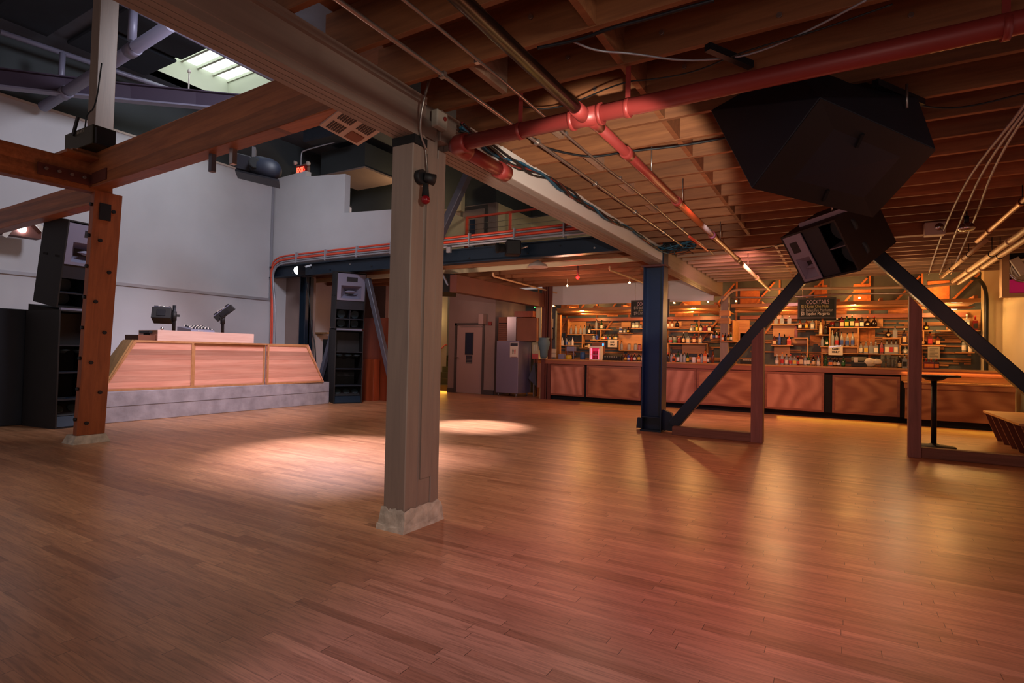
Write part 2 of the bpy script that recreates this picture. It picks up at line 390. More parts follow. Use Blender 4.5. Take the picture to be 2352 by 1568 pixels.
# ================================================================ THE SETTING
WX, ZT, ZR = -12.48, 5.47, 6.6          # far side wall, top of its pale paint, roof
GX0, GX1, GZ0, GZ1 = -2.70, -2.50, 2.69, 2.95   # girder
struct(MB().box(-14.5, 4.2, -3.2, 16.5, -.12, 0).build('floor', 'floor', loc=(0, 0, -.12)))
struct(MB().box(WX-.2, WX, -1, 10.2, 0, ZT).build('wall_left', 'wall'))
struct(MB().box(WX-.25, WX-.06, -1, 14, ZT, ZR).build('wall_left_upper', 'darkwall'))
struct(MB().box(WX, WX+.035, -1, 8.98, 2.40, 2.46).build('trim_1', 'greycond'))
struct(MB().box(WX, WX+.03, 8.93, 8.98, 2.46, ZT-.02).build('trim_2', 'greycond'))
struct(MB().box(WX-.06, WX+.02, -1, 9.0, ZT-.02, ZT+.02).build('trim_3', 'vent'))
# upper wall of the mezzanine, stepped top, then turning back
xs = [at(702, 404, 'y', 9).x, at(793, 404, 'y', 9).x, -7.2]
w_ = MB()
w_.prism([(WX, 9, 3.2), (xs[2], 9, 3.2), (xs[2], 9, 4.2), (xs[1], 9, 4.36), (xs[1], 9, 5.27), (xs[0], 9, 5.40), (xs[0], 9, 5.55), (WX, 9, 5.5)], (0, .16, 0))
struct(w_.build('wall_mezzanine_front', 'wall'))
struct(MB().box(-7.32, -7.2, 9.16, 10.02, 3.2, 4.17).build('wall_mezzanine_side', 'cream'))
# mezzanine floor and what stands on it
struct(MB().box(WX, -2.72, 9.1, 13.4, 3.2, 3.3).build('floor_mezzanine', 'deck'))
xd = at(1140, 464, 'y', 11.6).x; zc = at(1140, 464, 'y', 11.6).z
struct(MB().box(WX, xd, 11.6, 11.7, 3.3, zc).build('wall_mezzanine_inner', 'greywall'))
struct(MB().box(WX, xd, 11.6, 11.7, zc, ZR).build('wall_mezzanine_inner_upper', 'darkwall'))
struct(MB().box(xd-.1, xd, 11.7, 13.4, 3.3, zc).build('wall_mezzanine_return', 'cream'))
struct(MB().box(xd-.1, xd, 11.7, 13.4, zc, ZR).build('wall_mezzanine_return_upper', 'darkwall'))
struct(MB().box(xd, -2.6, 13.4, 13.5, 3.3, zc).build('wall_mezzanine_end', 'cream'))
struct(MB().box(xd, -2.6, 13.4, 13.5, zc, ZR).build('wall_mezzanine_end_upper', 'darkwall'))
a = at(1060, 478, 'y', 11.58); b = at(1119, 545, 'y', 11.58)
d_ = struct(MB().box(a.x, b.x, 11.55, 11.6, 3.3, a.z).build('door_2', 'frame'))
MB().box(a.x+.09, b.x-.08, 11.52, 11.55, 3.3, a.z-.1).build('door_leaf', 'greywall', d_)
MB().box(at(1078, 520, 'y', 11.5).x, at(1090, 520, 'y', 11.5).x, 11.505, 11.52, 3.55, a.z-.35).build('pane', 'glassd', d_)
# roof with the roof light
SX0, SX1, SY0, SY1 = -11.85, -9.6, 5.6, 7.3
SZ = at(537, 190, 'x', SX0).z-.06
r_ = MB()
for q in ((-12.8, SX0, -2, 14), (SX1, -2.6, -2, 14), (SX0, SX1, -2, SY0), (SX0, SX1, SY1, 14)): r_.box(q[0], q[1], q[2], q[3], ZR, ZR+.12)
struct(r_.build('ceiling_roof', 'roof'))
wl = MB()
wl.box(SX0-.05, SX0, SY0, SY1, ZR, SZ+.1); wl.box(SX1, SX1+.05, SY0, SY1, ZR, SZ+.1); wl.box(SX0, SX1, SY0-.05, SY0, ZR, SZ+.1); wl.box(SX0, SX1, SY1, SY1+.05, ZR, SZ+.1)
struct(wl.build('ceiling_skylight_well', 'well'))
wi = struct(MB().box(SX0, SX1, SY0, SY1, SZ+.06, SZ+.08).build('window_1', 'sky'))
for i in range(6):
    y = SY0+(SY1-SY0)*i/5
    MB().box(SX0, SX1, y-.025, y+.025, SZ, SZ+.06).build('glazing_bar', 'well', wi)
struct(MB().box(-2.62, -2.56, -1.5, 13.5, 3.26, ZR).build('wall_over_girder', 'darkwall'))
# decks over the dance floor and bar side
struct(MB().box(-2.66, 4, -1.2, 9.0, 3.25, 3.30).build('ceiling_deck', 'deck'))
struct(MB().box(-2.66, 4, 9.0, 15.3, 3.20, 3.30).build('ceiling_bar_deck', 'deck'))
struct(MB().box(2.8, 2.95, 5, 15.3, 0, 3.25).build('wall_right', 'cream'))
# walls below the mezzanine
struct(MB().box(WX, WX+.12, 9, 14.8, 0, 3.2).build('wall_left_rear', 'wall'))
struct(MB().box(WX, -11.35, 9.35, 9.45, 0, 3.2).build('wall_corner_return', 'greywall'))
xa, xb = at(1031, 760, 'y', 13.4).x, at(1137, 760, 'y', 13.4).x
dz = at(1045, 742, 'y', 13.4).z; dx0, dx1 = at(1044, 820, 'y', 13.4).x, at(1112, 820, 'y', 13.4).x
wd = MB(); wd.box(xa, dx0, 13.4, 13.55, 0, 3.2); wd.box(dx1, xb, 13.4, 13.55, 0, 3.2); wd.box(dx0, dx1, 13.4, 13.55, dz, 3.2); wd.box(xb-.12, xb, 13.55, 15.2, 0, 3.2)
struct(wd.build('wall_door', 'greywall'))
struct(MB().box(xa, dx0, 13.37, 13.4, 0, .13).box(dx1, xb, 13.37, 13.4, 0, .13).build('baseboard_1', 'frame'))
d_ = struct(MB().box(dx0, dx0+.07, 13.38, 13.5, 0, dz).box(dx1-.07, dx1, 13.38, 13.5, 0, dz).box(dx0, dx1, 13.38, 13.5, dz-.07, dz).build('door_1', 'frame'))
lf = MB().box(dx0+.07, dx1-.07, 13.42, 13.46, .01, dz-.07).build('door_leaf', 'doorp', d_)
a, b = at(1070.5, 765, 'y', 13.42), at(1085.5, 813, 'y', 13.42)
MB().box(a.x-.02, b.x+.02, 13.405, 13.42, b.z-.02, a.z+.02).build('pane_frame', 'frame', d_)
MB().box(a.x, b.x, 13.395, 13.41, b.z, a.z).build('pane', 'glassd', d_)
h = at(1048, 821, 'y', 13.4); MB().cyl((h.x, 13.42, h.z), (h.x, 13.36, h.z), .025).bar((h.x, 13.36, h.z), (h.x+.12, 13.36, h.z), .02, .02).build('door_handle', 'chrome', d_)
MB().box(dx0+.2, dx1-.1, 13.385, 13.41, dz-.12, dz-.10).build('closer_arm', 'zinc', d_)
struct(MB().box(WX, xa-.01, 15.3, 15.4, 0, 3.2).build('wall_stair_end', 'cream'))
struct(MB().box(xa-.01, xa+.0, 13.55, 15.3, 0, 3.2).build('wall_stair_side', 'cream'))
x0 = at(1000, 800, 'y', 14.2).x
struct(MB().box(WX+.12, at(985, 800, 'y', 13.2).x, 11.3, 11.42, 0, 2.98).build('wall_under_mezzanine', 'darkbrown'))
# rear wall behind the bar
BW = 15.15
struct(MB().box(-8.6, 2.8, BW, BW+.1, 0, 3.2).build('wall_back', 'slate'))
a = at(1257, 700, 'y', 13.95); b = at(1655, 700, 'y', 13.95)
struct(MB().box(a.x, -2.66, 13.9, 13.98, at(1400, 697, 'y', 13.95).z, 3.2).build('wall_bar_bulkhead', 'wall'))
p_ = at(2253, 700, 'y', BW)
struct(MB().box(p_.x, 2.8, BW-.28, BW, 0, 3.2).build('wall_bar_pilaster', 'cream'))

# ================================================================ TIMBER AND STEEL FRAME
def member(name, label, cat, a, b, w, h, mat, group=None, bevel=.004):
    return tag(MB().bar(a, b, w, h).build(name, mat, bevel=bevel), label, cat, group)
# the two spans of the girder
g = thing('girder', 'beige painted laminated girder with grooved soffit, running from the top edge to the main column', 'beam', (-2.6, 0, GZ0))
MB().box(GX0, GX1, -1.2, 2.98, GZ0+.045, GZ1).build('timber_body', 'paintedY', g, bevel=.004)
for k in range(4): MB().box(GX0+k*.05+.003, GX0+(k+1)*.05-.003, -1.2, 2.98, GZ0, GZ0+.045).build('soffit_strip', 'paintedY', g)
MB().box(GX1, GX1+.03, -.2, 2.95, GZ1-.04, GZ1+.01).build('ledger', 'paintedY', g)
g = thing('girder', 'beige painted laminated girder between main column and blue steel column, cables along it', 'beam', (-2.6, 3, GZ0))
MB().box(GX0, GX1, 3.145, 8.86, GZ0+.045, GZ1+.01).build('timber_body', 'paintedY', g, bevel=.004)
MB().box(GX1, GX1+.012, 3.5, 8.85, GZ0+.05, GZ1+.005).build('white_side_board', 'white', g)
for k in range(4): MB().box(GX0+k*.05+.003, GX0+(k+1)*.05-.003, 3.245, 8.86, GZ0, GZ0+.045).build('soffit_strip', 'paintedY', g)
g = thing('girder', 'brown painted girder from the blue steel column back to the bar pillar', 'beam', (-2.6, 9.1, GZ0))
MB().box(GX0, GX1, 9.2, 14.15, GZ0+.04, GZ1+.12).build('timber_body', 'paintedY', g, bevel=.004)
for k in range(3): MB().box(GX0+k*.067+.003, GX0+(k+1)*.067-.003, 9.2, 14.15, GZ0, GZ0+.04).build('soffit_strip', 'paintedY', g)
# main column: three laminated planks with a crumbling plinth
c = thing('timber_column', 'big beige painted timber column standing alone on a crumbling plaster plinth', 'column', (-2.6, 3.02, 0))
MB().box(-2.705, -2.515, 2.87, 3.0, .02, GZ0-.03).build('outer_plank', 'painted', c, bevel=.006)
MB().box(-2.70, -2.52, 3.0, 3.14, .02, GZ0+.26).build('middle_plank', 'painted', c, bevel=.006)
MB().box(-2.705, -2.515, 3.14, 3.235, .02, GZ0-.02).build('inner_plank', 'painted', c, bevel=.006)
MB().box(-2.52, -2.508, 3.02, 3.135, .33, 2.6).build('cover_strip', 'painted', c)
MB().box(-2.705, -2.5, 2.868, 3.0, GZ0-.06, GZ0).build('bearing_pad', 'blackd', c)
pl = MB(); pts = []
for i in range(24):
    t = i/24*4; s_ = int(t); f = t-s_
    q = [(-2.715+.215*f, 2.86), (-2.5, 2.86+.385*f), (-2.5-.215*f, 3.245), (-2.715, 3.245-.385*f)][s_]
    pts.append(q)
cx, cy = -2.607, 3.052; rings = []
for k, (sc, z) in enumerate(((1.16, 0), (1.13, .02), (1.09, .05), (1.05, .09), (1.02, .12), (.98, .135), (.9, .14))):
    rings.append([pl.b.verts.new((cx+(x-cx)*(sc+random.uniform(-.03, .03)), cy+(y-cy)*(sc+random.uniform(-.02, .02)), max(0, z+(random.uniform(-.014, .02) if k else 0)))) for x, y in pts])
for A, B in zip(rings, rings[1:]):
    for i in range(24): pl.b.faces.new((A[i], A[(i+1) % 24], B[(i+1) % 24], B[i]))
pl.b.faces.new(rings[-1]); pl.build('plinth_collar', 'plaster', c)
MB().box(-2.503, -2.494, 2.92, 3.09, GZ0+.02, GZ0+.14).build('steel_plate', 'zinc', c)
# blue steel wide-flange column
sx, sy = -2.64, 9.02
c = thing('steel_column', 'tall dark blue wide-flange steel column at the end of the cabled girder', 'column', (sx, sy, 0))
MB().box(sx-.17, sx+.17, sy-.165, sy+.165, 0, .025).build('base_plate', 'steel', c)
MB().box(sx-.165, sx-.145, sy-.14, sy+.14, .025, GZ0-.01).build('flange', 'steel', c, bevel=.003)
MB().box(sx+.145, sx+.165, sy-.14, sy+.14, .025, GZ1+.2).build('flange', 'steel', c, bevel=.003)
MB().box(sx-.145, sx+.145, sy-.012, sy+.012, .025, GZ0-.01).build('web', 'steel', c)
MB().box(sx-.145, sx+.145, sy-.14, sy-.012, .22, .235).build('stiffener', 'steel', c)
MB().prism([(sx-.165, sy-.05, .025), (sx-.27, sy-.05, .025), (sx-.25, sy-.05, .2), (sx-.165, sy-.05, .2)], (0, .1, 0)).build('gusset', 'steel', c)
MB().prism([(sx+.165, sy-.05, .025), (sx+.42, sy-.05, .025), (sx+.30, sy-.05, .3), (sx+.165, sy-.05, .36)], (0, .1, 0)).build('gusset', 'steel', c)
MB().box(sx-.2, sx+.2, sy-.16, sy+.14, GZ0-.03, GZ0-.005).build('cap_plate', 'brownsteel', c)
# the inverted V of square tube
def brace(label, p, q, r_, w_=.15, mat='steel', plane=None):
    return tag(MB().bar(p, q, w_, w_, (0, 1, 0)).build('diagonal_brace', mat, bevel=.012, bseg=2), label, 'steel brace')
brace('dark blue square steel brace rising from the blue column foot to the hanging speakers', (-2.30, 8.96, .12), (-.07, 8.96, 2.92), 0, .165)
brace('dark blue square steel brace sloping down from the hanging speakers towards the slatted bench', (.12, 8.96, 2.95), (2.70, 8.96, .07), 0, .165)
def guard(labels, xs_, post_top, z=.13):
    y = 8.80
    for (n, lab, a_, b_, mt, cat) in labels: pass
sa, sb = fl(1537, 1000), fl(1768, 1016)
tag(MB().box(-2.26, -1.13, 8.72, 8.86, 0, .13).build('timber_sill', 'roughX', bevel=.006), 'short scuffed timber sill on the floor beside the blue column foot', 'timber sill')
zt = at(1757, 712, 'y', 8.8).z
tag(MB().prism([(-1.13, 8.70, 0), (-.97, 8.70, 0), (-.97, 8.70, 1.66), (-1.13, 8.70, 1.46)], (0, .17, 0)).build('guard_post', 'rough', bevel=.004), 'rough pinkish timber post under the brace that rises from the blue column', 'post')
xl, xr = at(2087, 870, 'y', 8.72).x, at(2117, 870, 'y', 8.72).x
tag(MB().prism([(xl, 8.70, 0), (xr, 8.70, 0), (xr, 8.70, 1.88), (xl, 8.70, 2.06)], (0, .17, 0)).build('guard_post', 'rough', bevel=.004), 'rough pinkish timber post beside the black pedestal table', 'post')
tag(MB().box(xr, 2.7, 8.72, 8.86, 0, .13).build('timber_sill', 'roughX', bevel=.006), 'long scuffed timber sill on the floor in front of the pedestal table', 'timber sill')
# fir post and glulam frame at the far side
px_, py_ = -8.05, 3.28
tb = at(218, 437, 'y', py_)
def leaning(mb, x0, x1, y0, y1, z0, z1, dx):
    return mb.hexa([(x0, y0, z0), (x1, y0, z0), (x1, y1, z0), (x0, y1, z0), (x0+dx, y0, z1), (x1+dx, y0, z1), (x1+dx, y1, z1), (x0+dx, y1, z1)])
c = thing('timber_post', 'orange-brown bolted fir post with a light plinth, standing by the black speaker stack', 'post', (px_, py_, 0))
dx = .24
for (x0, x1, y0, y1) in ((-.11, -.04, -.10, .10), (-.04, .04, -.13, .13), (.04, .11, -.15, .15)):
    leaning(MB(), px_+x0, px_+x1, py_+y0, py_+y1, .10, 3.06, dx).build('laminated_plank', 'post', c, bevel=.004)
MB().hull([(px_-.15, py_-.2, 0), (px_+.15, py_-.2, 0), (px_+.15, py_+.2, 0), (px_-.15, py_+.2, 0), (px_-.12, py_-.16, .10), (px_+.12, py_-.16, .10), (px_+.12, py_+.16, .10), (px_-.12, py_+.16, .10)]).build('plinth', 'plaster', c)
for k in range(8):
    z = .25+k*.37; off = dx*(z-.1)/2.96
    MB().cyl((px_+.11+off, py_-.06+.12*(k % 2), z), (px_+.135+off, py_-.06+.12*(k % 2), z), .022, n=8).build('bolt', 'darkmetal', c)
    MB().cyl((px_+.075+off, py_-.15, z+.05), (px_+.075+off, py_-.175, z+.05), .022, n=8).build('bolt', 'darkmetal', c)
o = (px_+.05+.157, py_-.17, 2.62)
MB().box(px_+.11+.215, px_+.135+.215, py_-.09, py_+.03, 2.72, 2.92).build('socket_box', 'darkmetal', c)
# glulam beams
BZ = 3.02
def glu(label, a_, b_, h=.36, w_=.16):
    return tag(MB().bar(Vector(a_)+Vector((0, 0, h/2)), Vector(b_)+Vector((0, 0, h/2)), w_, h).build('glulam_beam', 'glulam', bevel=.005), label, 'beam')
glu('long brown glulam beam from the fir post across to the beige girder', (-7.72, 3.16, BZ+.05), (-2.72, 2.86, 2.98), .40)
glu('brown glulam beam running from the fir post out of the picture beside the light box', (-7.80, 3.32, BZ+.02), (-7.62, 1.1, BZ-.05), .34)
e = at(0, 508, 'x', -11.6); f = at(176, 455, 'y', 3.4)
glu('lower brown glulam beam behind the fir post against the pale wall', (-8.05, 3.36, 2.98), (-12.4, 3.30, 2.90), .30)
for n, (a_, b_) in enumerate((((-7.9, 3.12, 0), (-7.15, 3.09, 0)), )): pass
c = thing('beam_splice', 'stepped timber packing with bolted red steel strap above the fir post', 'splice', (-7.7, 3.2, 3.06))
for k in range(3): MB().box(-8.05+k*.07, -7.45-k*.05, 2.75-k*.05+.12*k, 3.5, 3.36+k*.035, 3.39+k*.035).build('packing_board', 'glulam', c)
q = MB().bar((-7.62, 2.55, 3.14), (-7.66, 3.09, 3.15), .02, .13).build('strap', 'brownsteel', c)
for k in range(4): MB().cyl((-7.61, 2.62+k*.12, 3.15), (-7.585, 2.62+k*.12, 3.15), .018, n=8).build('bolt', 'zinc', q)
q = MB().bar((-7.62, 3.07, 3.16), (-7.22, 3.045, 3.16), .02, .13).build('strap', 'brownsteel', c)
# upper post
u0, u1 = at(228, 350, 'y', 3.4), at(244, 0, 'y', 3.4)
d = (u1-u0)/(u1.z-u0.z); t_ = u0+d*(ZR-u0.z); b_ = u0+d*(3.40-u0.z)
tag(MB().bar(b_, t_, .21, .21, (0, 1, 0)).build('upper_post', 'painted', bevel=.006), 'mauve-beige painted post rising to the roof above the fir post', 'post')

# joists
ys = [3.19+.445*k for k in range(-7, 13)]
first = None
for k, y in enumerate(ys):
    tag(MB().box(-2.72, 3.6, y-.02, y+.02, 2.965, 3.25).build('joist', 'joist', bevel=.002), 'brown floor joist spanning from the girder over the dance floor, bottom edge exposed', 'joist', 'joists over the dance floor')
for k, y in enumerate([9.35+.40*k for k in range(11)]):
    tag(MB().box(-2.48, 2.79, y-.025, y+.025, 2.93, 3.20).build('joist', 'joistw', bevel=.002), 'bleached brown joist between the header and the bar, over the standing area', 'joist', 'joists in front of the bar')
for k, y in enumerate([9.5+.58*k for k in range(7)]):
    tag(MB().box(WX+.13, -2.72, y-.02, y+.02, 2.97, 3.2).build('joist', 'cream' if k == 1 else 'joist', bevel=.002), 'orange-brown joist under the mezzanine floor behind the blue steel beam', 'joist', 'joists under the mezzanine')
tag(MB().box(-2.48, 2.79, 9.08, 9.2, 2.9, 3.2).build('header_beam', 'joist', bevel=.003), 'timber header beam crossing the ceiling behind the blue braces', 'beam')
for x, g_ in ((-1.16, 0), (-1.98, 1)):
    for k in range(len(ys)-1):
        y0, y1 = ys[k]+.021, ys[k+1]-.021
        if g_ == 1 and (k % 2 or k < 5): continue
        tag(MB().box(x-.02, x+.02, y0, y1, 2.97, 3.24).build('blocking_piece', 'joistw' if g_ else 'joist'), 'short timber block fixed between two joists over the dance floor' if not g_ else 'timber block between two joists near the girder, paled as if lit white', 'blocking', 'blocking row between the joists' if not g_ else 'blocking near the girder, paled as if lit')  # paler timber stands for bright light patches between the joists
for x in (-.9,):
    for k in range(10):
        tag(MB().box(x-.02, x+.02, 9.371+.4*k, 9.729+.4*k, 2.95, 3.19).build('blocking_piece', 'joist'), 'short orange timber block between the joists in front of the bar', 'blocking', 'blocking in front of the bar')
# ================================================================ SPEAKER STACKS
class Fr:
    """local frame: o corner, r across, u up, k inwards"""
    def __init__(s, o, r, u, k): s.o, s.r, s.u, s.k = Vector(o), Vector(r).normalized(), Vector(u).normalized(), Vector(k).normalized()
    def __call__(s, a, b, c=0): return s.o+s.r*a+s.u*b+s.k*c
    def box(s, mb, a0, a1, b0, b1, c0, c1):
        P = s; return mb.hexa([P(a0, b0, c0), P(a1, b0, c0), P(a1, b0, c1), P(a0, b0, c1), P(a0, b1, c0), P(a1, b1, c0), P(a1, b1, c1), P(a0, b1, c1)])
def shell(F, w_, h, d, th=.02):
    mb = MB(); F.box(mb, 0, th, 0, h, 0, d); F.box(mb, w_-th, w_, 0, h, 0, d); F.box(mb, th, w_-th, 0, th, 0, d); F.box(mb, th, w_-th, h-th, h, 0, d); F.box(mb, th, w_-th, th, h-th, d-th, d)
    return mb
def flare(mb, F, a0, a1, b0, b1, ia0, ia1, ib0, ib1, c0, c1):
    o_ = [F(a0, b0, c0), F(a1, b0, c0), F(a1, b1, c0), F(a0, b1, c0)]; i_ = [F(ia0, ib0, c1), F(ia1, ib0, c1), F(ia1, ib1, c1), F(ia0, ib1, c1)]
    for k in range(4): mb.quad([o_[k], o_[(k+1) % 4], i_[(k+1) % 4], i_[k]])
    return mb
def ring_plate(mb, F, a0, a1, b0, b1, ia0, ia1, ib0, ib1, c0, c1):
    F.box(mb, a0, a1, b0, ib0, c0, c1); F.box(mb, a0, a1, ib1, b1, c0, c1); F.box(mb, a0, ia0, ib0, ib1, c0, c1); F.box(mb, ia1, a1, ib0, ib1, c0, c1); return mb
def bass_cab(F, w_, h, d, label, group=None):
    t = thing('bass_speaker', label, 'speaker', F.o, group)
    shell(F, w_, h, d).build('cabinet_shell', 'black' , t)
    for f in (.70, .47): F.box(MB(), .02, w_-.02, f*h-.009, f*h+.009, .0, d*.6).build('divider', 'navy', t)
    F.box(MB(), .02, w_-.02, .70*h, .98*h, d*.45, d*.47).build('inner_baffle', 'black', t)
    for i in range(3):
        c = F(.02+(w_-.04)*(i+.5)/3, .665*h, .12); MB().lathe(c, [(.085, 0), (.085, .015), (.06, .015), (.03, .05)], 14, -F.u).build('driver', 'cone', t)
    pb = F.box(MB(), .02, w_-.02, .235*h, .25*h, .0, d*.55).build('port_board', 'steel', t)
    for i in range(3):
        c = F(.02+(w_-.04)*(i+.5)/3, .2502*h, .16); MB().cyl(c, c+F.u*.003, .075, n=18).build('port_hole', 'blackd', pb)
    lb = MB().prism([F(.02, .10*h, .12), F(w_-.02, .10*h, .12), F(w_-.02, .215*h, .30), F(.02, .215*h, .30)], F.k*.015).build('driver_board', 'black', t)
    nn = ((F(.02, .215*h, .30)-F(.02, .10*h, .12)).cross(F.r)).normalized()
    if nn.dot(F.k) > 0: nn = -nn
    for i in range(3):
        c = F(.02+(w_-.04)*(i+.5)/3, .155*h, .205)+nn*.004; MB().lathe(c, [(.075, 0), (.075, .006), (.06, .004), (.02, .012)], 18, nn).build('driver', 'cone', lb)
    MB().prism([F(.02, .015*h, .005), F(w_-.02, .015*h, .005), F(w_-.02, .095*h, .12), F(.02, .095*h, .12)], F.k*.01).build('kick_plate', 'steel', t)
    return t
def top_cab(F, w_, h, d, label, group=None):
    t = thing('horn_speaker', label, 'speaker', F.o, group)
    shell(F, w_, h, d).build('cabinet_shell', 'black', t)
    hp = ring_plate(MB(), F, .02, w_-.02, .50*h, .97*h, .10, w_-.10, .535*h, .76*h, .0, .015).build('horn_plate', 'horn', t)
    F.box(MB(), w_*.33, w_*.70, .83*h, .91*h, -.002, .001).build('tweeter_slot', 'hornd', hp)
    flare(MB(), F, .10, w_-.10, .535*h, .76*h, .24, w_-.24, .61*h, .68*h, .012, .22).build('horn_flare', 'horn', hp)
    F.box(MB(), .2, w_-.2, .6*h, .70*h, .2, .23).build('horn_throat', 'hornd', hp)
    c = F(w_/2, .65*h, .05)
    MB().hull([c-F.r*.16, c+F.r*.16, c-F.u*.035-F.r*.06, c-F.u*.035+F.r*.06, c+F.u*.035-F.r*.06, c+F.u*.035+F.r*.06, c-F.k*.04-F.r*.05, c-F.k*.04+F.r*.05, c+F.k*.10]).build('phase_plug', 'horn', hp)
    F.box(MB(), .02, w_-.02, .34*h, .495*h, .02, .04).build('blank_panel', 'navy', t)
    F.box(MB(), .02, w_-.02, .165*h, .178*h, .0, d*.5).build('divider', 'navy', t)
    F.box(MB(), w_/2-.008, w_/2+.008, .02*h, .33*h, .01, d*.5).build('divider', 'navy', t)
    for a in (.27, .73):
        for b in (.09, .25):
            MB().lathe(F(w_*a, h*b, d*.4), [(.09, 0), (.09, .01), (.07, .01), (.02, .05)], 14, F.k).build('driver', 'cone', t)
    for a in (.25, .75): F.box(MB(), 0-.004, .0, .56*h, .585*h, d*a-.05, d*a+.05).build('recessed_handle', 'blackd', t)
    return t
def led_row(F, w_, b, label):
    F.box(MB(), .02, w_-.05, b, b+.022, .01, .03)
# right stack, by the booth
def stack(corner, n, w_, d, htop, hup, tilt, labs):
    n = Vector(n).normalized(); r = Vector((-n.y, n.x, 0)); o = Vector(corner)
    F = Fr(o, r, (0, 0, 1), -n); bass_cab(F, w_, htop, d, labs[0])
    MB2 = MB()
    u = Vector((0, 0, 1))*math.cos(tilt)+n*math.sin(tilt); k = -n*math.cos(tilt)+Vector((0, 0, 1))*math.sin(tilt)
    p = Vector((o.x, o.y, htop))-r*.01+Vector((0, 0, .03))-n*.06
    top_cab(Fr(p, r, u, k), w_+.03, hup, d*.72, labs[1])
    if d > .1:
        o2 = Vector((o.x, o.y, htop))
        e = tag(MB().prism([o2-n*.10, o2-n*(d-.05), o2-n*(d-.05)+Vector((0, 0, .02+.6*(d-.1)*math.sin(tilt)))], r*w_).build('speaker_wedge', 'blackd'), labs[2], 'wedge')
        q = Fr(o2, r, (0, 0, 1), -n)
        s_ = q.box(MB(), .03, w_-.03, .001, .03, .02, .06).build('patch_strip', 'horn'); tag(s_, labs[3], 'strip')
f1 = fl(766, 927.2)
cam_n = Vector((-f1.x, -f1.y, 0)).normalized(); r0 = Vector((-cam_n.y, cam_n.x, 0)); ph = math.radians(11)
n1 = cam_n*math.cos(ph)+r0*math.sin(ph)
hz = at(769, 757, 'y', f1.y).z; hz2 = at(776, 622, 'y', f1.y).z-hz-.03
stack(f1, n1, .62, .75, hz, hz2, math.radians(6), ('tall black bass speaker cabinet with open shelves, standing at the end of the concrete plinth', 'black horn speaker tilted on the bass cabinet beside the booth, purple-grey horn showing', 'thin black wedge under the horn speaker beside the booth', 'pale perforated strip between the two cabinets beside the booth'))
f2 = fl(126, 986); hz = at(126, 711, 'y', f2.y).z
stack(f2, (1, .14, 0), .66, .80, hz, at(175, 497, 'y', f2.y).z-hz-.02, math.radians(10), ('tall black bass speaker cabinet beside the fir post, its plain side showing', 'black horn speaker leaning forward on the bass cabinet behind the fir post', 'thin black wedge under the leaning horn speaker behind the fir post', 'pale perforated strip between the cabinets behind the fir post'))
f3 = fl(34, 991)
tag(MB().box(f2.x-1.75, f2.x-.86, f3.y-.15, f3.y+.7, 0, at(34, 705, 'y', f3.y).z).build('bass_speaker', 'navy', bevel=.01), 'dark plain bass cabinet at the edge of the picture beside another black stack', 'speaker')

# ================================================================ BOOTH
PX = -9.70
p0, p1 = fl(235, 973), fl(751, 926)
Y0, Y1 = 4.17, p1.y
t = MB().prism([(PX, Y0, 0), (PX-.12, Y1, 0), (-12.0, Y1+.05, 0), (-12.0, Y0, 0)], (0, 0, .48)).build('concrete_plinth', 'concrete', bevel=.008)
tag(t, 'long grey board-marked concrete plinth under the wooden booth', 'plinth')
M['joint'] = flat('formwork_joint', '#5d5458', .9)
MB().bar((PX+.001, Y0+.01, .25), (PX-.119, Y1-.01, .27), .006, .007).build('formwork_joint', 'joint', t)
bt = thing('performer_booth', 'wooden performers booth of salvaged red fir boards with a slanting cheek, on the concrete plinth', 'booth', (-10.0, 6.2, .48))
def bp(px, py, off=0): q = at(px, py, 'x', PX-.06); return q
zt = 1.295; zb = .482; xf = PX-.10; th = -.05
A0, A1, A2, A3 = 4.17, at(443, 888, 'x', xf).y, at(611, 880, 'x', xf).y, at(742, 877, 'x', xf).y
B0, B3 = at(308, 781, 'x', xf).y, at(706, 790, 'x', xf).y
def panel(poly, x, name='front_panel'):
    f = MB().prism([(x, y, z) for y, z in poly], (th, 0, 0)).build(name, 'djwood', bt)
    tr = MB(); n = len(poly)
    for i in range(n):
        (ya, za), (yb, zb_) = poly[i], poly[(i+1) % n]
        cy = sum(q[0] for q in poly)/n; cz = sum(q[1] for q in poly)/n
        def ins(y, z, k=.955): return (cy+(y-cy)*(1-.035/max(abs(y-cy), .2)), cz+(z-cz)*(1-.035/max(abs(z-cz), .2)))
        a2, b2 = ins(ya, za), ins(yb, zb_)
        tr.prism([(x, ya, za), (x, yb, zb_), (x, b2[0], b2[1]), (x, a2[0], a2[1])], (.012, 0, 0))
    tr.build('panel_trim', 'djtrim', f)
panel([(A0, zb), (A1-.01, zb), (A1-.01, zt), (B0, zt)], xf)
panel([(A1+.01, zb), (A2-.01, zb), (A2-.01, zt-.01), (A1+.01, zt-.01)], xf-.05)
panel([(A2+.01, zb), (A3, zb), (B3, zt-.01), (A2+.01, zt-.01)], xf)
xr2 = xf-.95
MB().prism([(xf, A0-.0, zb), (xf, B0, zt), (xf-.25, B0-.02, zt), (xf-.5, A0-.0, zb)], (0, -.03, 0)).build('cheek_panel', 'djply', bt)
MB().prism([(xf, A3, zb), (xf, B3, zt), (xr2, B3, zt), (xr2, A3, zb)], (0, .03, 0)).build('cheek_panel', 'djwood', bt)
MB().box(xf-.13, xf-.0, B0, B3, zt-.03, zt).build('cap_board', 'djtrim', bt)
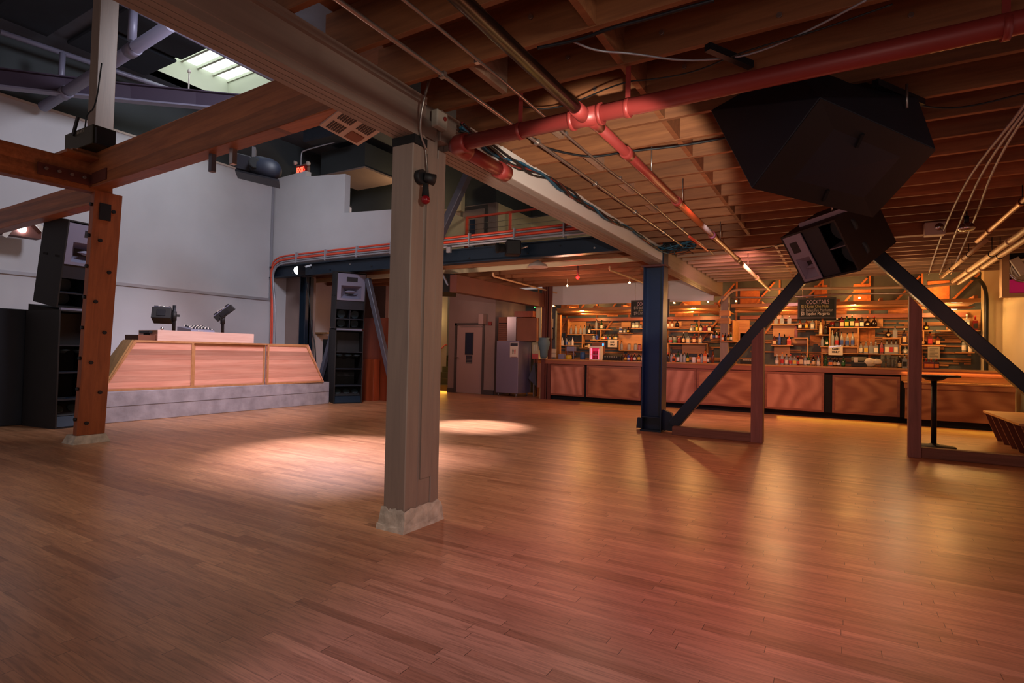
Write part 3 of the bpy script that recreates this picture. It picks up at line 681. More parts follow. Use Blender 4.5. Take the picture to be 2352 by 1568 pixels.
# counter on the booth
cx_ = xf-.16
ya, yb = at(362, 770, 'x', cx_).y, at(583, 775, 'x', cx_).y; z1 = at(470, 762, 'x', cx_).z
ct = thing('booth_counter', 'pale pink plank counter raised above the middle of the booth', 'counter', (cx_-.3, (ya+yb)/2, zt))
MB().box(cx_-.03, cx_, ya, yb, zt-.02, z1).build('front_board', 'counterpink', ct)
MB().box(cx_-.62, cx_-.03, ya, yb, z1-.04, z1-.003).build('shelf', 'djtrim', ct)
MB().box(cx_-.62, cx_-.03, ya, ya+.03, zt-.3, z1-.04).build('side_board', 'djwood', ct); MB().box(cx_-.62, cx_-.03, yb-.03, yb, zt-.3, z1-.04).build('side_board', 'djwood', ct)
yc = at(315, 775, 'x', cx_-.1).y
tag(MB().box(cx_-.5, cx_-.06, yc, ya-.01, zt-.3, at(330, 769, 'x', cx_-.1).z).build('side_box', 'mdf'), 'low brown hardboard box beside the raised counter', 'box')
yq = at(345, 760, 'x', cx_-.1).y; z2 = at(330, 769, 'x', cx_-.1).z
q = thing('laptop', 'dark flat laptop case overhanging the low hardboard box', 'laptop', (cx_-.3, yq, z2)); MB().box(cx_-.42, cx_-.12, yq-.02, ya-.02, z2+.03, z2+.075).build('case', 'darkmetal', q, bevel=.008); MB().box(cx_-.36, cx_-.18, yq+.02, ya-.03, z2, z2+.03).build('stand_foot', 'black', q)
# mixer
ym0, ym1 = at(428, 760, 'x', cx_-.2).y, at(482, 763, 'x', cx_-.2).y
mx = thing('mixer', 'white-lit audio mixer lying on the raised counter between two player stands', 'mixer', (cx_-.3, ym0, z1))
MB().hexa([(cx_-.05, ym0, z1), (cx_-.05, ym1, z1), (cx_-.5, ym1, z1), (cx_-.5, ym0, z1), (cx_-.06, ym0, z1+.035), (cx_-.06, ym1, z1+.035), (cx_-.5, ym1, z1+.09), (cx_-.5, ym0, z1+.09)]).build('mixer_body', 'horn', mx)
for i in range(12):
    for j in range(3): MB().cyl((cx_-.12-.12*j, ym0+.05+i*(ym1-ym0-.1)/11, z1+.05+.02*j), (cx_-.12-.12*j, ym0+.05+i*(ym1-ym0-.1)/11, z1+.085+.02*j), .011, n=8).build('control_knob', 'darkmetal' if (i+j) % 2 else 'white', mx)
text('lettering', 'Pioneer', (cx_-.048, ym0+.12, z1+.008), (0, 1, 0), (0, 0, 1), .035, 'white', mx)
for (px, lab) in ((372, 'small clip lamp on the counter edge beside the first player stand'), (486, 'small clip lamp on the counter beside the mixer')):
    p = at(px, 756 if px < 400 else 758, 'x', cx_-.1); p.z = max(p.z, z1+.03)
    q = thing('clip_lamp', lab, 'lamp', (p.x, p.y, z1)); MB().cyl((p.x, p.y, z1), (p.x, p.y, p.z), .006, n=6).build('stem', 'zinc', q); MB().ball((p.x, p.y, p.z), .028).build('lamp_head', 'chrome', q)
# player stands: a pole on the counter edge, an arm, a player on a tray
def player(pxb, pyb, pxt, pyt, lab, F, w_, h, d, sgn, lab2):
    xx = cx_-.1; b = at(pxb, pyb, 'x', xx); tp = at(pxt, pyt, 'x', xx); b.z = z1
    s_ = thing('player_stand', lab, 'stand', b)
    MB().cyl(b, tp, .028, n=14).build('pole', 'darkmetal', s_)
    mz = b.z+(tp.z-b.z)*.62; mid = b.lerp(tp, .6)
    MB().cyl(mid-Vector((0, 0, .09)), mid+Vector((0, 0, .07)), .04, n=14).build('collar', 'black', s_)
    MB().bar(mid+Vector((.02, .08*sgn*-1, 0)), mid+Vector((.0, .02, 0)), .03, .04).build('clamp_handle', 'black', s_)
    MB().bar(mid, F(w_*.5, h*.35, d*.5), .035, .045).build('arm', 'black', s_)
    pt = thing('media_player', lab2, 'media player', F(w_/2, 0, d/2))
    F.box(MB(), 0, w_, 0, h, 0, d).build('player_body', 'black', pt, bevel=.008)
    F.box(MB(), w_*.08, w_*.92, h-.001, h+.035, d*.15, d*.85).build('display_hood', 'darkmetal', pt)
    F.box(MB(), .02, w_-.02, h, h+.012, .02, d-.02).build('top_panel', 'horn', pt)
    F.box(MB(), w_*.28, w_*.72, h*.2, h*.75, -.012, .0).build('mount_plate', 'darkmetal', pt)
    MB().cyl(F(w_*.5, h+.012, d*.4), F(w_*.5, h+.022, d*.4), .09, n=20).build('jog_wheel', 'chrome', pt)
    tt = text('lettering', 'Pioneer', F(w_*.30, h+.012, d*.14), F.r, F.u, .05, 'white', pt)
    return s_
vr = Vector((.60, .80, 0)).normalized(); vk = Vector((-.80, .60, 0))
o1 = at(346, 729, 'x', cx_-.18)
u1_ = (Vector((0, 0, 1))*.93-vk*-.0+Vector((.80, -.60, 0))*.0+vk*.36).normalized(); k1_ = vr.cross(u1_); k1_ = k1_ if k1_.dot(vk) > 0 else -k1_
player(399, 757, 401, 701, 'black upright stand with collar and arm, nearer the fir post', Fr(o1, vr, u1_, k1_), .29, .21, .26, -1, 'black media player tilted up on the stand nearer the fir post')
o2 = at(500, 739, 'x', cx_-.1)
r2 = (Vector((.45, .55, .62))).normalized(); u2 = (Vector((-.25, -.45, .78))); u2 = (u2-r2*u2.dot(r2)).normalized(); k2 = r2.cross(u2); k2 = k2 if k2.dot(vk) > 0 else -k2
player(511, 762, 512, 712, 'black upright stand with collar, nearer the horn speaker stack', Fr(o2, r2, u2, k2), .38, .12, .26, 1, 'black media player tipped steeply on the stand nearer the horn speaker stack')
# monitor behind the booth end
p = fl(262, 900); q0 = at(242, 786, 'x', -10.6)
tag(MB().hexa([(-11.2, q0.y-.5, .48), (-10.5, q0.y-.5, .48), (-10.5, q0.y+.05, .48), (-11.2, q0.y+.05, .48), (-11.1, q0.y-.45, 1.24), (-10.7, q0.y-.45, 1.10), (-10.7, q0.y+.02, 1.10), (-11.1, q0.y+.02, 1.24)]).build('floor_monitor', 'black', bevel=.01), 'black floor monitor speaker on the plinth behind the slanting booth cheek', 'speaker')

# ================================================================ HIGH BAY
# hung acoustic panels
px_specs = [(-11.9, -9.9, 2.05, 3.05), (-11.9, -9.9, 3.25, 4.05), (-11.85, -10.75, 4.30, 5.62), (-9.6, -7.7, 2.05, 3.05), (-9.6, -7.7, 3.25, 4.05), (-10.6, -8.5, 4.3, 5.62), (-8.2, -6.2, 4.3, 5.6), (-7.4, -5.4, 2.2, 4.0), (-11.9, -10.2, .8, 1.85), (-9.9, -7.7, .8, 1.85), (-8.9, -6.9, 7.6, 9.3), (-6.5, -4.5, 7.6, 9.3)]
for a_, b_, c_, d_ in px_specs:
    tag(MB().box(a_, b_, c_, d_, ZR-.09, ZR-.02).build('acoustic_panel', 'panel', bevel=.02), 'dark blue-black acoustic panel hung flat under the roof of the high bay', 'acoustic panel', 'acoustic panels under the roof')
# pipe truss
ty = 4.13
ta, tb_ = at(100, 245, 'y', ty), at(392, 58, 'y', ty)
tb_ = ta.lerp(tb_, min(1, (6.5-ta.z)/(tb_.z-ta.z)))
tr = thing('pipe_truss', 'mauve-grey tubular truss with coupled diagonal and uprights under the roof', 'truss', (ta.x, ty, ta.z))
MB().cyl(ta, tb_, .085, n=16).build('diagonal_tube', 'greypipe', tr)
for f in (.18, .72): MB().cyl(ta.lerp(tb_, f), ta.lerp(tb_, f+.05), .10, n=16).build('coupling', 'greypipe', tr)
MB().cyl(at(0, 73, 'x', -11.9), at(640, 290, 'x', -11.9), .045, n=12).build('chord_tube', 'greypipe', tr)
MB().cyl(at(272, 3, 'z', 6.4), at(640, 190, 'z', 6.4), .04, n=12).build('chord_tube', 'greypipe', tr)
MB().cyl(at(144, 122, 'y', ty), at(139, 205, 'y', ty), .045, n=12).build('upright_tube', 'greypipe', tr)
MB().cyl(at(307, 15, 'y', ty), at(303, 95, 'y', ty), .06, n=12).build('upright_tube', 'greypipe', tr)
# sagging tie beam
pts = [at(-90, 174, 'z', 5.36), at(0, 180, 'z', 5.45), at(150, 198, 'z', 5.56), at(300, 214, 'z', 5.68), at(450, 228, 'z', 5.78), at(610, 243, 'z', 5.85), at(680, 252, 'z', 5.88)]
ib = thing('roof_beam', 'dark purple steel I-beam crossing the high bay below the roof light', 'beam', pts[0])
def path_bars(mb, P, w_, h, dz):
    for a_, b_ in zip(P, P[1:]): mb.bar(a_+Vector((0, 0, dz)), b_+Vector((0, 0, dz))+(b_-a_).normalized()*.004, w_, h)
    return mb
M['plum'] = flat('plum_steel', '#3d3043', .55, .15)
path_bars(MB(), pts, .02, .26, 0).build('web', 'plum', ib); path_bars(MB(), pts, .16, .03, -.14).build('flange', 'greypipe', ib); path_bars(MB(), pts, .16, .02, .14).build('flange', 'plum', ib)
p = at(433, 210, 'z', 5.92); q = thing('sensor_rod', 'thin white rod standing on the roof beam against the roof light well', 'rod', p)
e = at(435, 158, 'y', p.y); MB().cyl(p, e, .014, n=8).build('rod_stem', 'white', q); MB().cyl(e-Vector((0, 0, .07)), e-Vector((0, 0, .03)), .03, n=10).build('collar', 'white', q)
# mirror ball
c = at(664, 206, 'y', 6.0); q = thing('mirror_ball', 'mirror ball hanging under the roof behind the long glulam beam', 'mirror ball', c)
mb = MB(); n = 22; R_ = .21
for i in range(12):
    t0, t1 = math.pi*i/12+.02, math.pi*(i+1)/12-.02; k_ = max(6, int(n*math.sin((t0+t1)/2)))
    for j in range(k_):
        a0, a1 = 2*math.pi*j/k_+.03, 2*math.pi*(j+1)/k_-.03
        mb.quad([c+Vector((R_*math.sin(t)*math.cos(a_), R_*math.sin(t)*math.sin(a_), R_*math.cos(t))) for t, a_ in ((t0, a0), (t0, a1), (t1, a1), (t1, a0))])
mb.build('mirror_tiles', 'mirrorb', q); MB().ball(c, R_-.006, 20, 14).build('core_ball', 'hornd', q); MB().cyl(c+Vector((0, 0, R_)), (c.x, c.y, ZR), .008, n=6).build('hanging_rod', 'darkmetal', q)
# ceiling cassette vent just behind the girder
a_, b_, c_ = at(734, 289, 'z', 2.98), at(822, 335, 'z', 2.98), at(878, 300, 'z', 2.98)
d_ = a_+c_-b_
vt = thing('air_vent', 'square beige air vent with louvred quarters hanging behind the main column head', 'vent', b_)
F = Fr(b_, c_-b_, a_-b_, (0, 0, 1)); wv, hv = (c_-b_).length, (a_-b_).length
F.u = (a_-b_).normalized()
F.box(MB(), 0, wv, 0, hv, 0, .03).build('vent_plate', 'vent', vt)
F.box(MB(), wv*.15, wv*.85, hv*.15, hv*.85, .03, .22).build('vent_box', 'greywall', vt)
for (i, j, wd) in ((.08, .55, 1), (.56, .55, 1), (.56, .08, 1), (.08, .08, 0)):
    if wd:
        for k in range(6): F.box(MB(), wv*(i+.02), wv*(i+.36), hv*(j+.03+.058*k), hv*(j+.06+.058*k), -.006, .0).build('louvre', 'ventdark', vt)
    else: F.box(MB(), wv*(i+.02), wv*(i+.36), hv*(j+.02), hv*(j+.36), -.006, .0).build('blank_plate', 'mdf', vt)
# moving-head / projector on the beam
p = at(600, 372, 'y', 5.6)
pj = thing('projector', 'bulky black projector in a cradle hung behind the long glulam beam', 'projector', p)
pr_ = Vector((.62, .78, 0)).normalized(); pk = Vector((-.78, .62, 0)); F = Fr(at(540, 388, 'y', 5.6), (at(640, 412, 'y', 5.9)-at(540, 388, 'y', 5.6)), (0, 0, 1), pk)
L_ = (at(645, 412, 'y', 5.9)-at(540, 388, 'y', 5.6)).length
F.box(MB(), 0, L_*.95, -.03, .0, 0, .45).build('cradle_tray', 'darkmetal', pj)
F.box(MB(), 0, L_*.33, .02, .3, .05, .4).build('rear_housing', 'hornd', pj, bevel=.02)
F.box(MB(), L_*.34, L_*.42, .0, .48, .1, .3).build('side_panel', 'alu', pj)
MB().lathe(F(L_*.42, .18, .2), [(.17, 0), (.19, .05), (.19, L_*.3), (.16, L_*.42), (.10, L_*.5), (.02, L_*.52)], 18, F.r).build('lens_housing', 'navy', pj)
MB().bar(F(L_*.38, .45, .2), (F(L_*.38, .45, .2).x, F(L_*.38, .45, .2).y, ZR), .04, .04).build('drop_tube', 'darkmetal', pj)
MB().lathe(F(L_*.42, .18, -.0), [(.1, 0), (.1, .02), (.07, .03)], 16, -F.k).build('lens_ring', 'blackd', pj)
for px, py, z0_, z1_ in ((487, 395, 352, 0), (535, 378, 338, 0)):
    b0 = at(px, py, 'y', 3.02); t0 = Vector((b0.x, 3.02, 3.05))
    tag(MB().bar(b0, t0, .05, .05, (0, 1, 0)).build('channel_strut', 'alu' if px == 535 else 'steelg', bevel=.004), 'short %s strut hanging under the long glulam beam' % ('bright aluminium' if px == 535 else 'dull grey channel'), 'strut')
# exit sign
e0, e1 = at(679, 402, 'y', 9.1), at(707, 374, 'y', 9.1)
ex = thing('exit_sign', 'glowing red EXIT sign with two emergency lamp heads above the stepped wall', 'sign', e0)
M['signbox'] = flat('exit_housing', '#8a6a62', .6)
wv = e1.x-e0.x; hv = .25
MB().box(e0.x, e1.x, 9.10, 9.18, e1.z-hv, e1.z).build('housing', 'signbox', ex, bevel=.01)
MB().box(e0.x+.04, e1.x-.01, 9.094, 9.10, e1.z-hv+.03, e1.z-.03).build('face_plate', 'exitbg', ex)
text('lettering', 'EXIT›', (e0.x+.045, 9.088, e1.z-hv+.06), (1, 0, 0), (0, 0, 1), .17, 'exit', ex, space=.72, thick=.004)
for s_, xq in ((-1, e0.x+.02), (1, e1.x+.04)):
    MB().lathe((xq, 9.12, e1.z+(.07 if s_ < 0 else -.02)), [(.03, 0), (.045, .02), (.055, .08), (.0, .082)], 12, (s_*.3, -1, -.2)).build('lamp_head', 'vent', ex)
tag(MB().tube([(e0.x+.14, 9.14, e1.z), (e0.x+.14, 9.14, e1.z+.3), (e0.x+.2, 9.14, e1.z+.36), at(800, 318, 'y', 9.3), at(800, 318, 'y', 9.3)+Vector((.4, -.1, .1))], .016).build('conduit', 'greycond'), 'thin grey conduit curving up from the exit sign', 'conduit')
# duct boxes above the mezzanine
q = thing('duct', 'big grey square duct hanging above the stepped wall near the exit sign', 'duct', (at(760, 400, 'y', 9.9)))
a_, b_ = at(737, 404, 'y', 9.9), at(838, 358, 'y', 9.9)
MB().box(a_.x, b_.x, 9.9, 11.2, a_.z-.02, a_.z+.62).build('duct_body', 'darkwall', q); MB().bar((a_.x+.3, 10.5, a_.z+.6), (a_.x+.3, 10.5, ZR), .04, .04).build('hanger_rod', 'darkwall', q); MB().box(a_.x-.02, b_.x+.02, 9.88, 11.22, a_.z-.03, a_.z+.01).build('duct_flange', 'greywall', q)
tag(MB().box(at(672, 318, 'z', 6.2).x, at(790, 318, 'z', 6.2).x, at(740, 340, 'z', 6.2).y-.5, at(740, 340, 'z', 6.2).y, 6.2, ZR-.1).build('duct_hood', 'panel', bevel=.04), 'black box hung under the roof behind the vent', 'duct')
# light box on the splice
p = at(148, 345, 'y', 2.9); p2 = at(212, 300, 'y', 2.9)
lb = thing('effect_light', 'dark olive light box with a bracket on the timber packing above the fir post', 'light', (p.x, 2.9, p.z))
M['olive'] = flat('olive_case', '#2e2a18', .5)
zb_ = 3.462
MB().box(p.x, p2.x, 2.9, 3.14, zb_, zb_+.22).build('case', 'olive', lb, bevel=.006)
MB().box(p2.x+.01, p2.x+.045, 2.92, 3.12, zb_, zb_+.19).build('lamp_block', 'hornd', lb, bevel=.006)
MB().bar((p.x+.25, 2.885, zb_+.16), (p.x+.36, 2.885, zb_+.36), .02, .05).build('bracket', 'black', lb)
text('lettering', 'CHAUVET', (p.x+.26, 2.897, zb_+.165), (1, 0, 0), (0, 0, 1), .05, 'paperg', lb)
tag(MB().tube([(p.x+.3, 2.98, zb_+.27), (p.x+.28, 3.0, zb_+.45), (p.x+.3, 3.08, zb_+.55), (p.x+.31, 3.12, zb_+1.1)], .008).build('power_cable', 'cable'), 'thin dark power cable rising from the olive light box', 'cable')
# floodlight on the side wall, far edge
p = at(52, 529, 'x', -12.0)
fx = thing('stage_lamp', 'bright stage lamp with white barn doors hanging below the lower glulam beam', 'lamp', p)
MB().box(p.x-.1, p.x+.12, p.y-.5, p.y+.22, p.z-.12, p.z+.1).build('lamp_case', 'brownsteel', fx); MB().cyl((p.x+.12, p.y-.05, p.z), (p.x+.15, p.y-.05, p.z), .06).build('bulb', 'lampw', fx)
for a_, b_ in (((-.30, -.18), (-.1, .2)), ((.0, .25), (.22, .02)), ((-.45, -.12), (-.25, .02))):
    MB().bar((p.x+.2, p.y+a_[0], p.z+a_[1]), (p.x+.2, p.y+b_[0], p.z+b_[1]), .02, .07).build('barn_door', 'white', fx)
# ================================================================ MEZZANINE EDGE
bx0, bx1 = WX+.06, -2.84
sb = thing('mezzanine_steel_beam', 'long dark blue steel I-beam carrying the mezzanine edge above the passage', 'beam', (bx0, 8.96, 2.97))
MB().box(bx0, bx1, 8.97, 8.985, 2.985, 3.23).build('web', 'steel', sb)
MB().box(bx0, bx1, 8.88, 9.06, 2.965, 2.985).build('flange', 'steel', sb); MB().box(bx0, bx1, 8.88, 9.06, 3.23, 3.25).build('flange', 'steel', sb)
for k in range(14): MB().cyl((bx0+.8+k*.66, 8.965, 3.06+.09*(k % 2)), (bx0+.8+k*.66, 8.955, 3.06+.09*(k % 2)), .018, n=8).build('bolt', 'zinc' if k % 3 == 0 else 'darkmetal', sb)
x = at(712, 700, 'y', 9.25).x
tag(MB().box(x-.11, x+.11, 9.12, 9.16, 0, 2.96).box(x-.11, x-.09, 9.03, 9.26, 0, 2.96).box(x+.09, x+.11, 9.03, 9.26, 0, 2.96).build('steel_column', 'steel'), 'slim dark steel column under the mezzanine beam, behind the booth end', 'column')
ba, bb = at(845, 640, 'y', 9.12), at(878, 785, 'y', 9.12); bb = ba+(bb-ba)*(ba.z/(ba.z-bb.z))
tag(MB().bar(ba, bb, .11, .11, (0, 1, 0)).build('diagonal_brace', 'steelg', bevel=.008), 'grey steel brace falling behind the horn speaker stack towards the main column', 'steel brace')
tag(MB().bar(at(783, 690, 'y', 9.35), at(733, 880, 'y', 9.35), .10, .10, (0, 1, 0)).build('diagonal_brace', 'steelg', bevel=.008), 'grey-green steel brace behind the bass speaker by the booth end', 'steel brace')
tag(MB().bar(at(990, 585, 'y', 8.75), at(1090, 368, 'y', 8.75), .14, .14, (0, 1, 0)).build('diagonal_brace', 'steelg', bevel=.008), 'mauve-grey square brace rising beside the main column to the girder', 'steel brace')
# conduits along the edge, sweeping down at the corner
def conduit(label, z, y, r, mat, xe=-2.95, drop=0, cat='conduit'):
    xs0 = WX+.40+drop
    cz = at(642, 655, 'y', 8.9).z
    P = [(xs0-.16+drop*.4, 8.86-drop*.2, .5), (xs0-.16+drop*.4, 8.86-drop*.2, 2.2), (xs0-.30+drop*.3, y, 2.72), (xs0-.34+drop*.3, y, z-.22), (xs0-.1, y, z-.02), (xs0+.5, y, z), (-9, y, z+.01), (-6, y, z), (-4.5, y, z+.012), (xe, y, z)]
    return tag(MB().tube(P, r, 8).build('conduit', mat), label, cat)
conduit('upper orange conduit along the mezzanine edge and down the corner', 3.50, 8.93, .022, 'orange')
conduit('pale grey conduit between the two orange ones on the mezzanine edge', 3.455, 8.92, .018, 'greycond', drop=.04)
conduit('lower orange conduit along the mezzanine edge and down the corner', 3.405, 8.90, .028, 'orange', drop=.05)
conduit('upper of the two grey conduits below the orange ones on the mezzanine edge', 3.355, 8.89, .019, 'greycond', drop=.09)
conduit('lowest grey conduit just above the blue steel beam', 3.305, 8.87, .022, 'greycond', drop=.13)
for k in range(9):
    xk = -11.4+k*1.02
    tag(MB().box(xk, xk+.03, 8.845, 8.96, 3.27, 3.53).build('conduit_clamp', 'greycond'), 'small grey clamp gripping the conduits on the mezzanine edge', 'clamp', 'clamps on the mezzanine conduits')
q = at(1032, 571, 'y', 8.84); tag(MB().box(q.x-.05, q.x+.05, 8.80, 8.86, 3.18, 3.29).build('junction_box', 'greycond', bevel=.005), 'small pale junction box under the conduits beside the main column', 'junction box')
# bright work light under the corner of the beam
p = at(684, 621, 'y', 8.6)
q = thing('work_light', 'glaring white stage light clamped at the corner of the mezzanine beam', 'lamp', p)
ax = Vector((.35, -.8, -.35)).normalized()
MB().cyl(p-ax*.16, p, .07, .10, 14).build('lamp_can', 'alu', q); MB().cyl(p, p+ax*.01, .092, n=16).build('lens', 'lampw', q)
MB().bar(p-ax*.1+Vector((0, 0, .02)), (p.x+.1, 8.9, 3.2), .03, .04).build('clamp', 'alu', q)
MB().box(p.x+.12, p.x+.14, 8.5, 8.7, p.z-.12, p.z+.1).build('barn_door', 'darkmetal', q)
# camera-like effect projector on the beam
p = at(1165, 570, 'y', 8.6)
q = thing('spot_projector', 'black zoom spot projector with a ringed lens hung on the blue steel beam', 'lamp', p)
ax = Vector((-.75, -.62, -.02)).normalized()
MB().lathe(p+ax*.05, [(.07, 0), (.08, .05), (.08, .10), (.09, .105), (.09, .15), (.06, .16), (.05, .165)], 16, ax).build('lens_barrel', 'blackd', q)
F = Fr(p-ax*.02-Vector((0, 0, .13)), ax.cross(Vector((0, 0, 1))), (0, 0, 1), -ax); F.box(MB(), -.12, .12, 0, .27, -.05, .22).build('lamp_body', 'black', q, bevel=.02)
MB().bar((p.x+.22, 8.78, 2.70), (p.x+.22, 8.78, 3.32), .04, .03).build('hanger_strut', 'alu', q); MB().bar((p.x-.0, 8.8, 2.74), (p.x-.0, 8.8, 3.0), .04, .03).build('hanger_strut', 'alu', q)
MB().cyl((p.x+.15, 8.74, p.z+.0), (p.x+.35, 8.74, p.z+.03), .018, n=8).build('clamp_screw', 'zinc', q)
q2 = at(1212, 600, 'y', 8.95)
tag(MB().lathe((q2.x, 9.35, 2.86), [(.2, 0), (.19, .01), (.17, .05), (.08, .09), (.03, .13)], 18).build('ceiling_lamp', 'vent'), 'pinkish shallow ceiling dish lamp under the joists behind the spot projector', 'lamp')
# rail on the mezzanine
ry = 10.02; ra = at(1073, 500, 'y', ry)
rl = thing('guard_rail', 'orange guard rail with thin cables on the mezzanine edge above the beam', 'railing', (ra.x, ry, 3.3))
MB().box(ra.x-.02, -2.75, ry-.02, ry+.02, ra.z-.02, ra.z+.02).build('top_rail', 'orange', rl)
for px in (1073, 1172): 
    xq = at(px, 500, 'y', ry).x; MB().box(xq-.025, xq+.025, ry-.02, ry+.02, 3.3, ra.z-.02).build('rail_post', 'orange', rl)
for xq in (-3.9, -2.9): MB().box(xq-.025, xq+.025, ry-.02, ry+.02, 3.3, ra.z-.02).build('rail_post', 'orange', rl)
for k in range(6): MB().cyl((ra.x, ry, 3.42+k*.12), (-2.75, ry, 3.42+k*.12), .004, n=5).build('rail_cable', 'alu', rl)
q = at(1052, 468, 'y', 11.4); tag(MB().box(q.x-.03, q.x+.14, 11.35, 11.5, q.z-.2, q.z+.28).build('door_closer_box', 'cream'), 'small cream box on the mezzanine wall beside the dark door', 'box')
# red lamp and white points under the mezzanine
p = at(1327, 637, 'y', 10.15); q = thing('red_lamp', 'glowing red lamp hanging under the mezzanine joists', 'lamp', p)
MB().ball(p, .035).build('bulb', 'lampred', q); MB().cyl(p+Vector((0, 0, .03)), (p.x, p.y, 3.2), .015, n=8).build('socket', 'black', q)
lamp('POINT', (p.x, p.y-.08, p.z-.05), 7, (1, .06, .04), size=.04)
for px, py, lab in ((1303, 656, 'tiny glowing ceiling light beyond the red lamp, nearer the ice machine'), (1446, 649, 'tiny glowing ceiling light beyond the red lamp, nearer the blue column')):
    p = at(px, py, 'y', 12.2); q = thing('ceiling_spot', lab, 'lamp', p); MB().ball(p, .022, 10, 8).build('bulb', 'lampwarm', q); MB().cyl(p+Vector((0, 0, .02)), (p.x, p.y, 3.2), .012, n=6).build('stem', 'zinc', q)
for (a_, b_, lab) in (((1132, 634), (1310, 681), 'thin pinkish pipe running back under the mezzanine from the speaker box towards the bar'), ((1400, 620), (1530, 668), 'thin pinkish pipe running back under the joists towards the blue column')):
    A = at(a_[0], a_[1], 'z', 2.9); B = at(b_[0], b_[1], 'z', 2.9); tag(MB().tube([A+Vector((0, 0, .08)), A, A.lerp(B, .05), B], .022, 8, 1).build('pipe', 'creampipe'), lab, 'pipe')
# brown beam and post at the bar corner
bz = at(1245, 706, 'y', 13.15).z; bxx = at(1245, 706, 'y', 13.15).x
tag(MB().box(bxx-.09, bxx+.09, 9.2, 13.1, bz, bz+.36).build('brown_beam', 'brownsteel', bevel=.006), 'deep red-brown beam running under the mezzanine to the corner of the bar', 'beam')
q = thing('corner_post', 'red-brown steel post at the ice-machine end of the bar', 'post', (bxx+.12, 13.2, 0))
MB().box(bxx+.0, bxx+.11, 13.15, 13.2, 0, 3.0).build('flange', 'brownsteel', q); MB().box(bxx+.15, bxx+.26, 13.2, 13.25, 0, 3.0).build('flange', 'brownsteel', q); MB().box(bxx+.09, bxx+.17, 13.2, 13.23, 0, 3.0).build('web', 'brownsteel', q)
# speaker hung behind the main column
p = at(1034, 645, 'y', 9.6)
q = thing('hung_speaker', 'small black speaker box hung under the mezzanine beside the main column', 'speaker', p)
F = Fr(p-Vector((.25, .0, .22)), (.8, .6, 0), (-.2, .1, .97), (-.5, .75, .2)); F.k = F.r.cross(F.u); F.k = F.k if F.k.y > 0 else -F.k
F.box(MB(), 0, .34, 0, .42, 0, .36).build('cabinet_shell', 'black', q, bevel=.006); MB().bar(F(.17, .42, .18), (F(.17, .42, .18).x, F(.17, .42, .18).y, 3.2), .03, .03).build('bracket', 'zinc', q)
p = at(1012, 632, 'y', 9.2); q = thing('clamp_light', 'pale clamp light with a bright arm beside the small hung speaker', 'lamp', p)
MB().cyl(p, p+Vector((-.1, -.1, -.02)), .06, .09, 12).build('lamp_can', 'greycond', q); MB().bar(p+Vector((.05, 0, .03)), p+Vector((.22, -.02, -.22)), .03, .04).build('arm', 'alu', q); MB().bar(p, (p.x, 9.2, 3.0), .02, .02).build('hanger', 'zinc', q)
# things against the passage wall, seen between the speaker stack and the main column
a_, b_ = at(800, 730, 'y', 9.75), at(893, 910, 'y', 9.75)
M['redply'] = wood('red_lit_plywood', '#a04a2a', '#7d3218', (6, 6, .6), .4, 1.4, contrast=.8)  # red of the room light put into the plywood colour
q = tag(MB().box(a_.x, b_.x, 9.95, 10.05, 0, a_.z).build('plywood_partition', 'redply'), 'tall red-brown plywood partition behind the bass speaker', 'partition')
c_ = at(824, 824, 'y', 9.8); tag(MB().box(c_.x-.38, at(866, 824, 'y', 9.8).x, 9.70, 9.90, 0, c_.z).build('plywood_box', 'redply', bevel=.004), 'lower red-brown plywood box leaning in front of the plywood partition', 'box')
tag(MB().box(at(738, 742, 'y', 10.6).x, at(772, 742, 'y', 10.6).x, 10.3, 10.6, 1.62, 1.66).build('wall_shelf', 'djply'), 'small bare wooden shelf in the dark corner behind the booth', 'shelf')
q = at(748, 800, 'y', 9.5); t_ = thing('amplifier_rack', 'dark amplifier rack in shadow between the booth and the bass speaker', 'rack', (q.x, 9.6, 0)); MB().box(q.x-.12, q.x+.35, 9.5, 9.95, 0, 1.45).build('rack_case', 'blackd', t_, bevel=.01)
for k in range(5): MB().box(q.x-.08, q.x+.31, 9.49, 9.5, .2+k*.24, .36+k*.24).build('rack_unit', 'darkmetal', t_)
tag(MB().tube([at(705, 650, 'y', 9.05), at(712, 700, 'y', 9.02), at(716, 760, 'y', 9.0), at(724, 790, 'y', 9.0), Vector((at(728, 800, 'y', 9).x, 9.0, .5))], .014).build('hanging_cable', 'cable'), 'black cable hanging down the slim steel column', 'cable')

# ================================================================ MAIN CEILING SERVICES
def pipe(label, P, r, mat, cat='pipe', n=14, sm=0, name='pipe', group=None):
    return tag(MB().tube(P, r, n, sm).build(name, mat), label, cat, group)
ZP = 2.71; RY = at(1200, 300, 'z', ZP).y
xe = at(1052, 335, 'y', RY).x
rp = thing('sprinkler_main', 'thick red sprinkler pipe crossing the whole ceiling, with elbow, tee and straps', 'pipe', (xe, RY, ZP))
MB().cyl((xe, RY, ZP), (3.2, RY, ZP+.02), .052, n=18).build('main_tube', 'redpipe', rp)
MB().tube([(xe+.08, RY, ZP), (xe-.02, RY, ZP), (xe-.03, RY+.08, ZP-.0), (xe-.03, RY+.16, ZP-.0)], .066, 16, 1).build('elbow', 'redpipe', rp)
MB().cyl((xe-.03, RY+.1, ZP), (xe-.03, RY+.62, ZP), .055, n=18).build('return_tube', 'redpipe', rp); MB().cyl((xe-.03, RY+.58, ZP), (xe-.03, RY+.72, ZP), .067, n=18).build('end_cap', 'redpipe', rp)
MB().cyl((xe+.27, RY+.02, ZP-.06), (xe+.27, RY+.02, ZP-.22), .026, n=10).build('drain_stub', 'redpipe', rp) if False else None
tx = at(1345, 258, 'y', RY).x
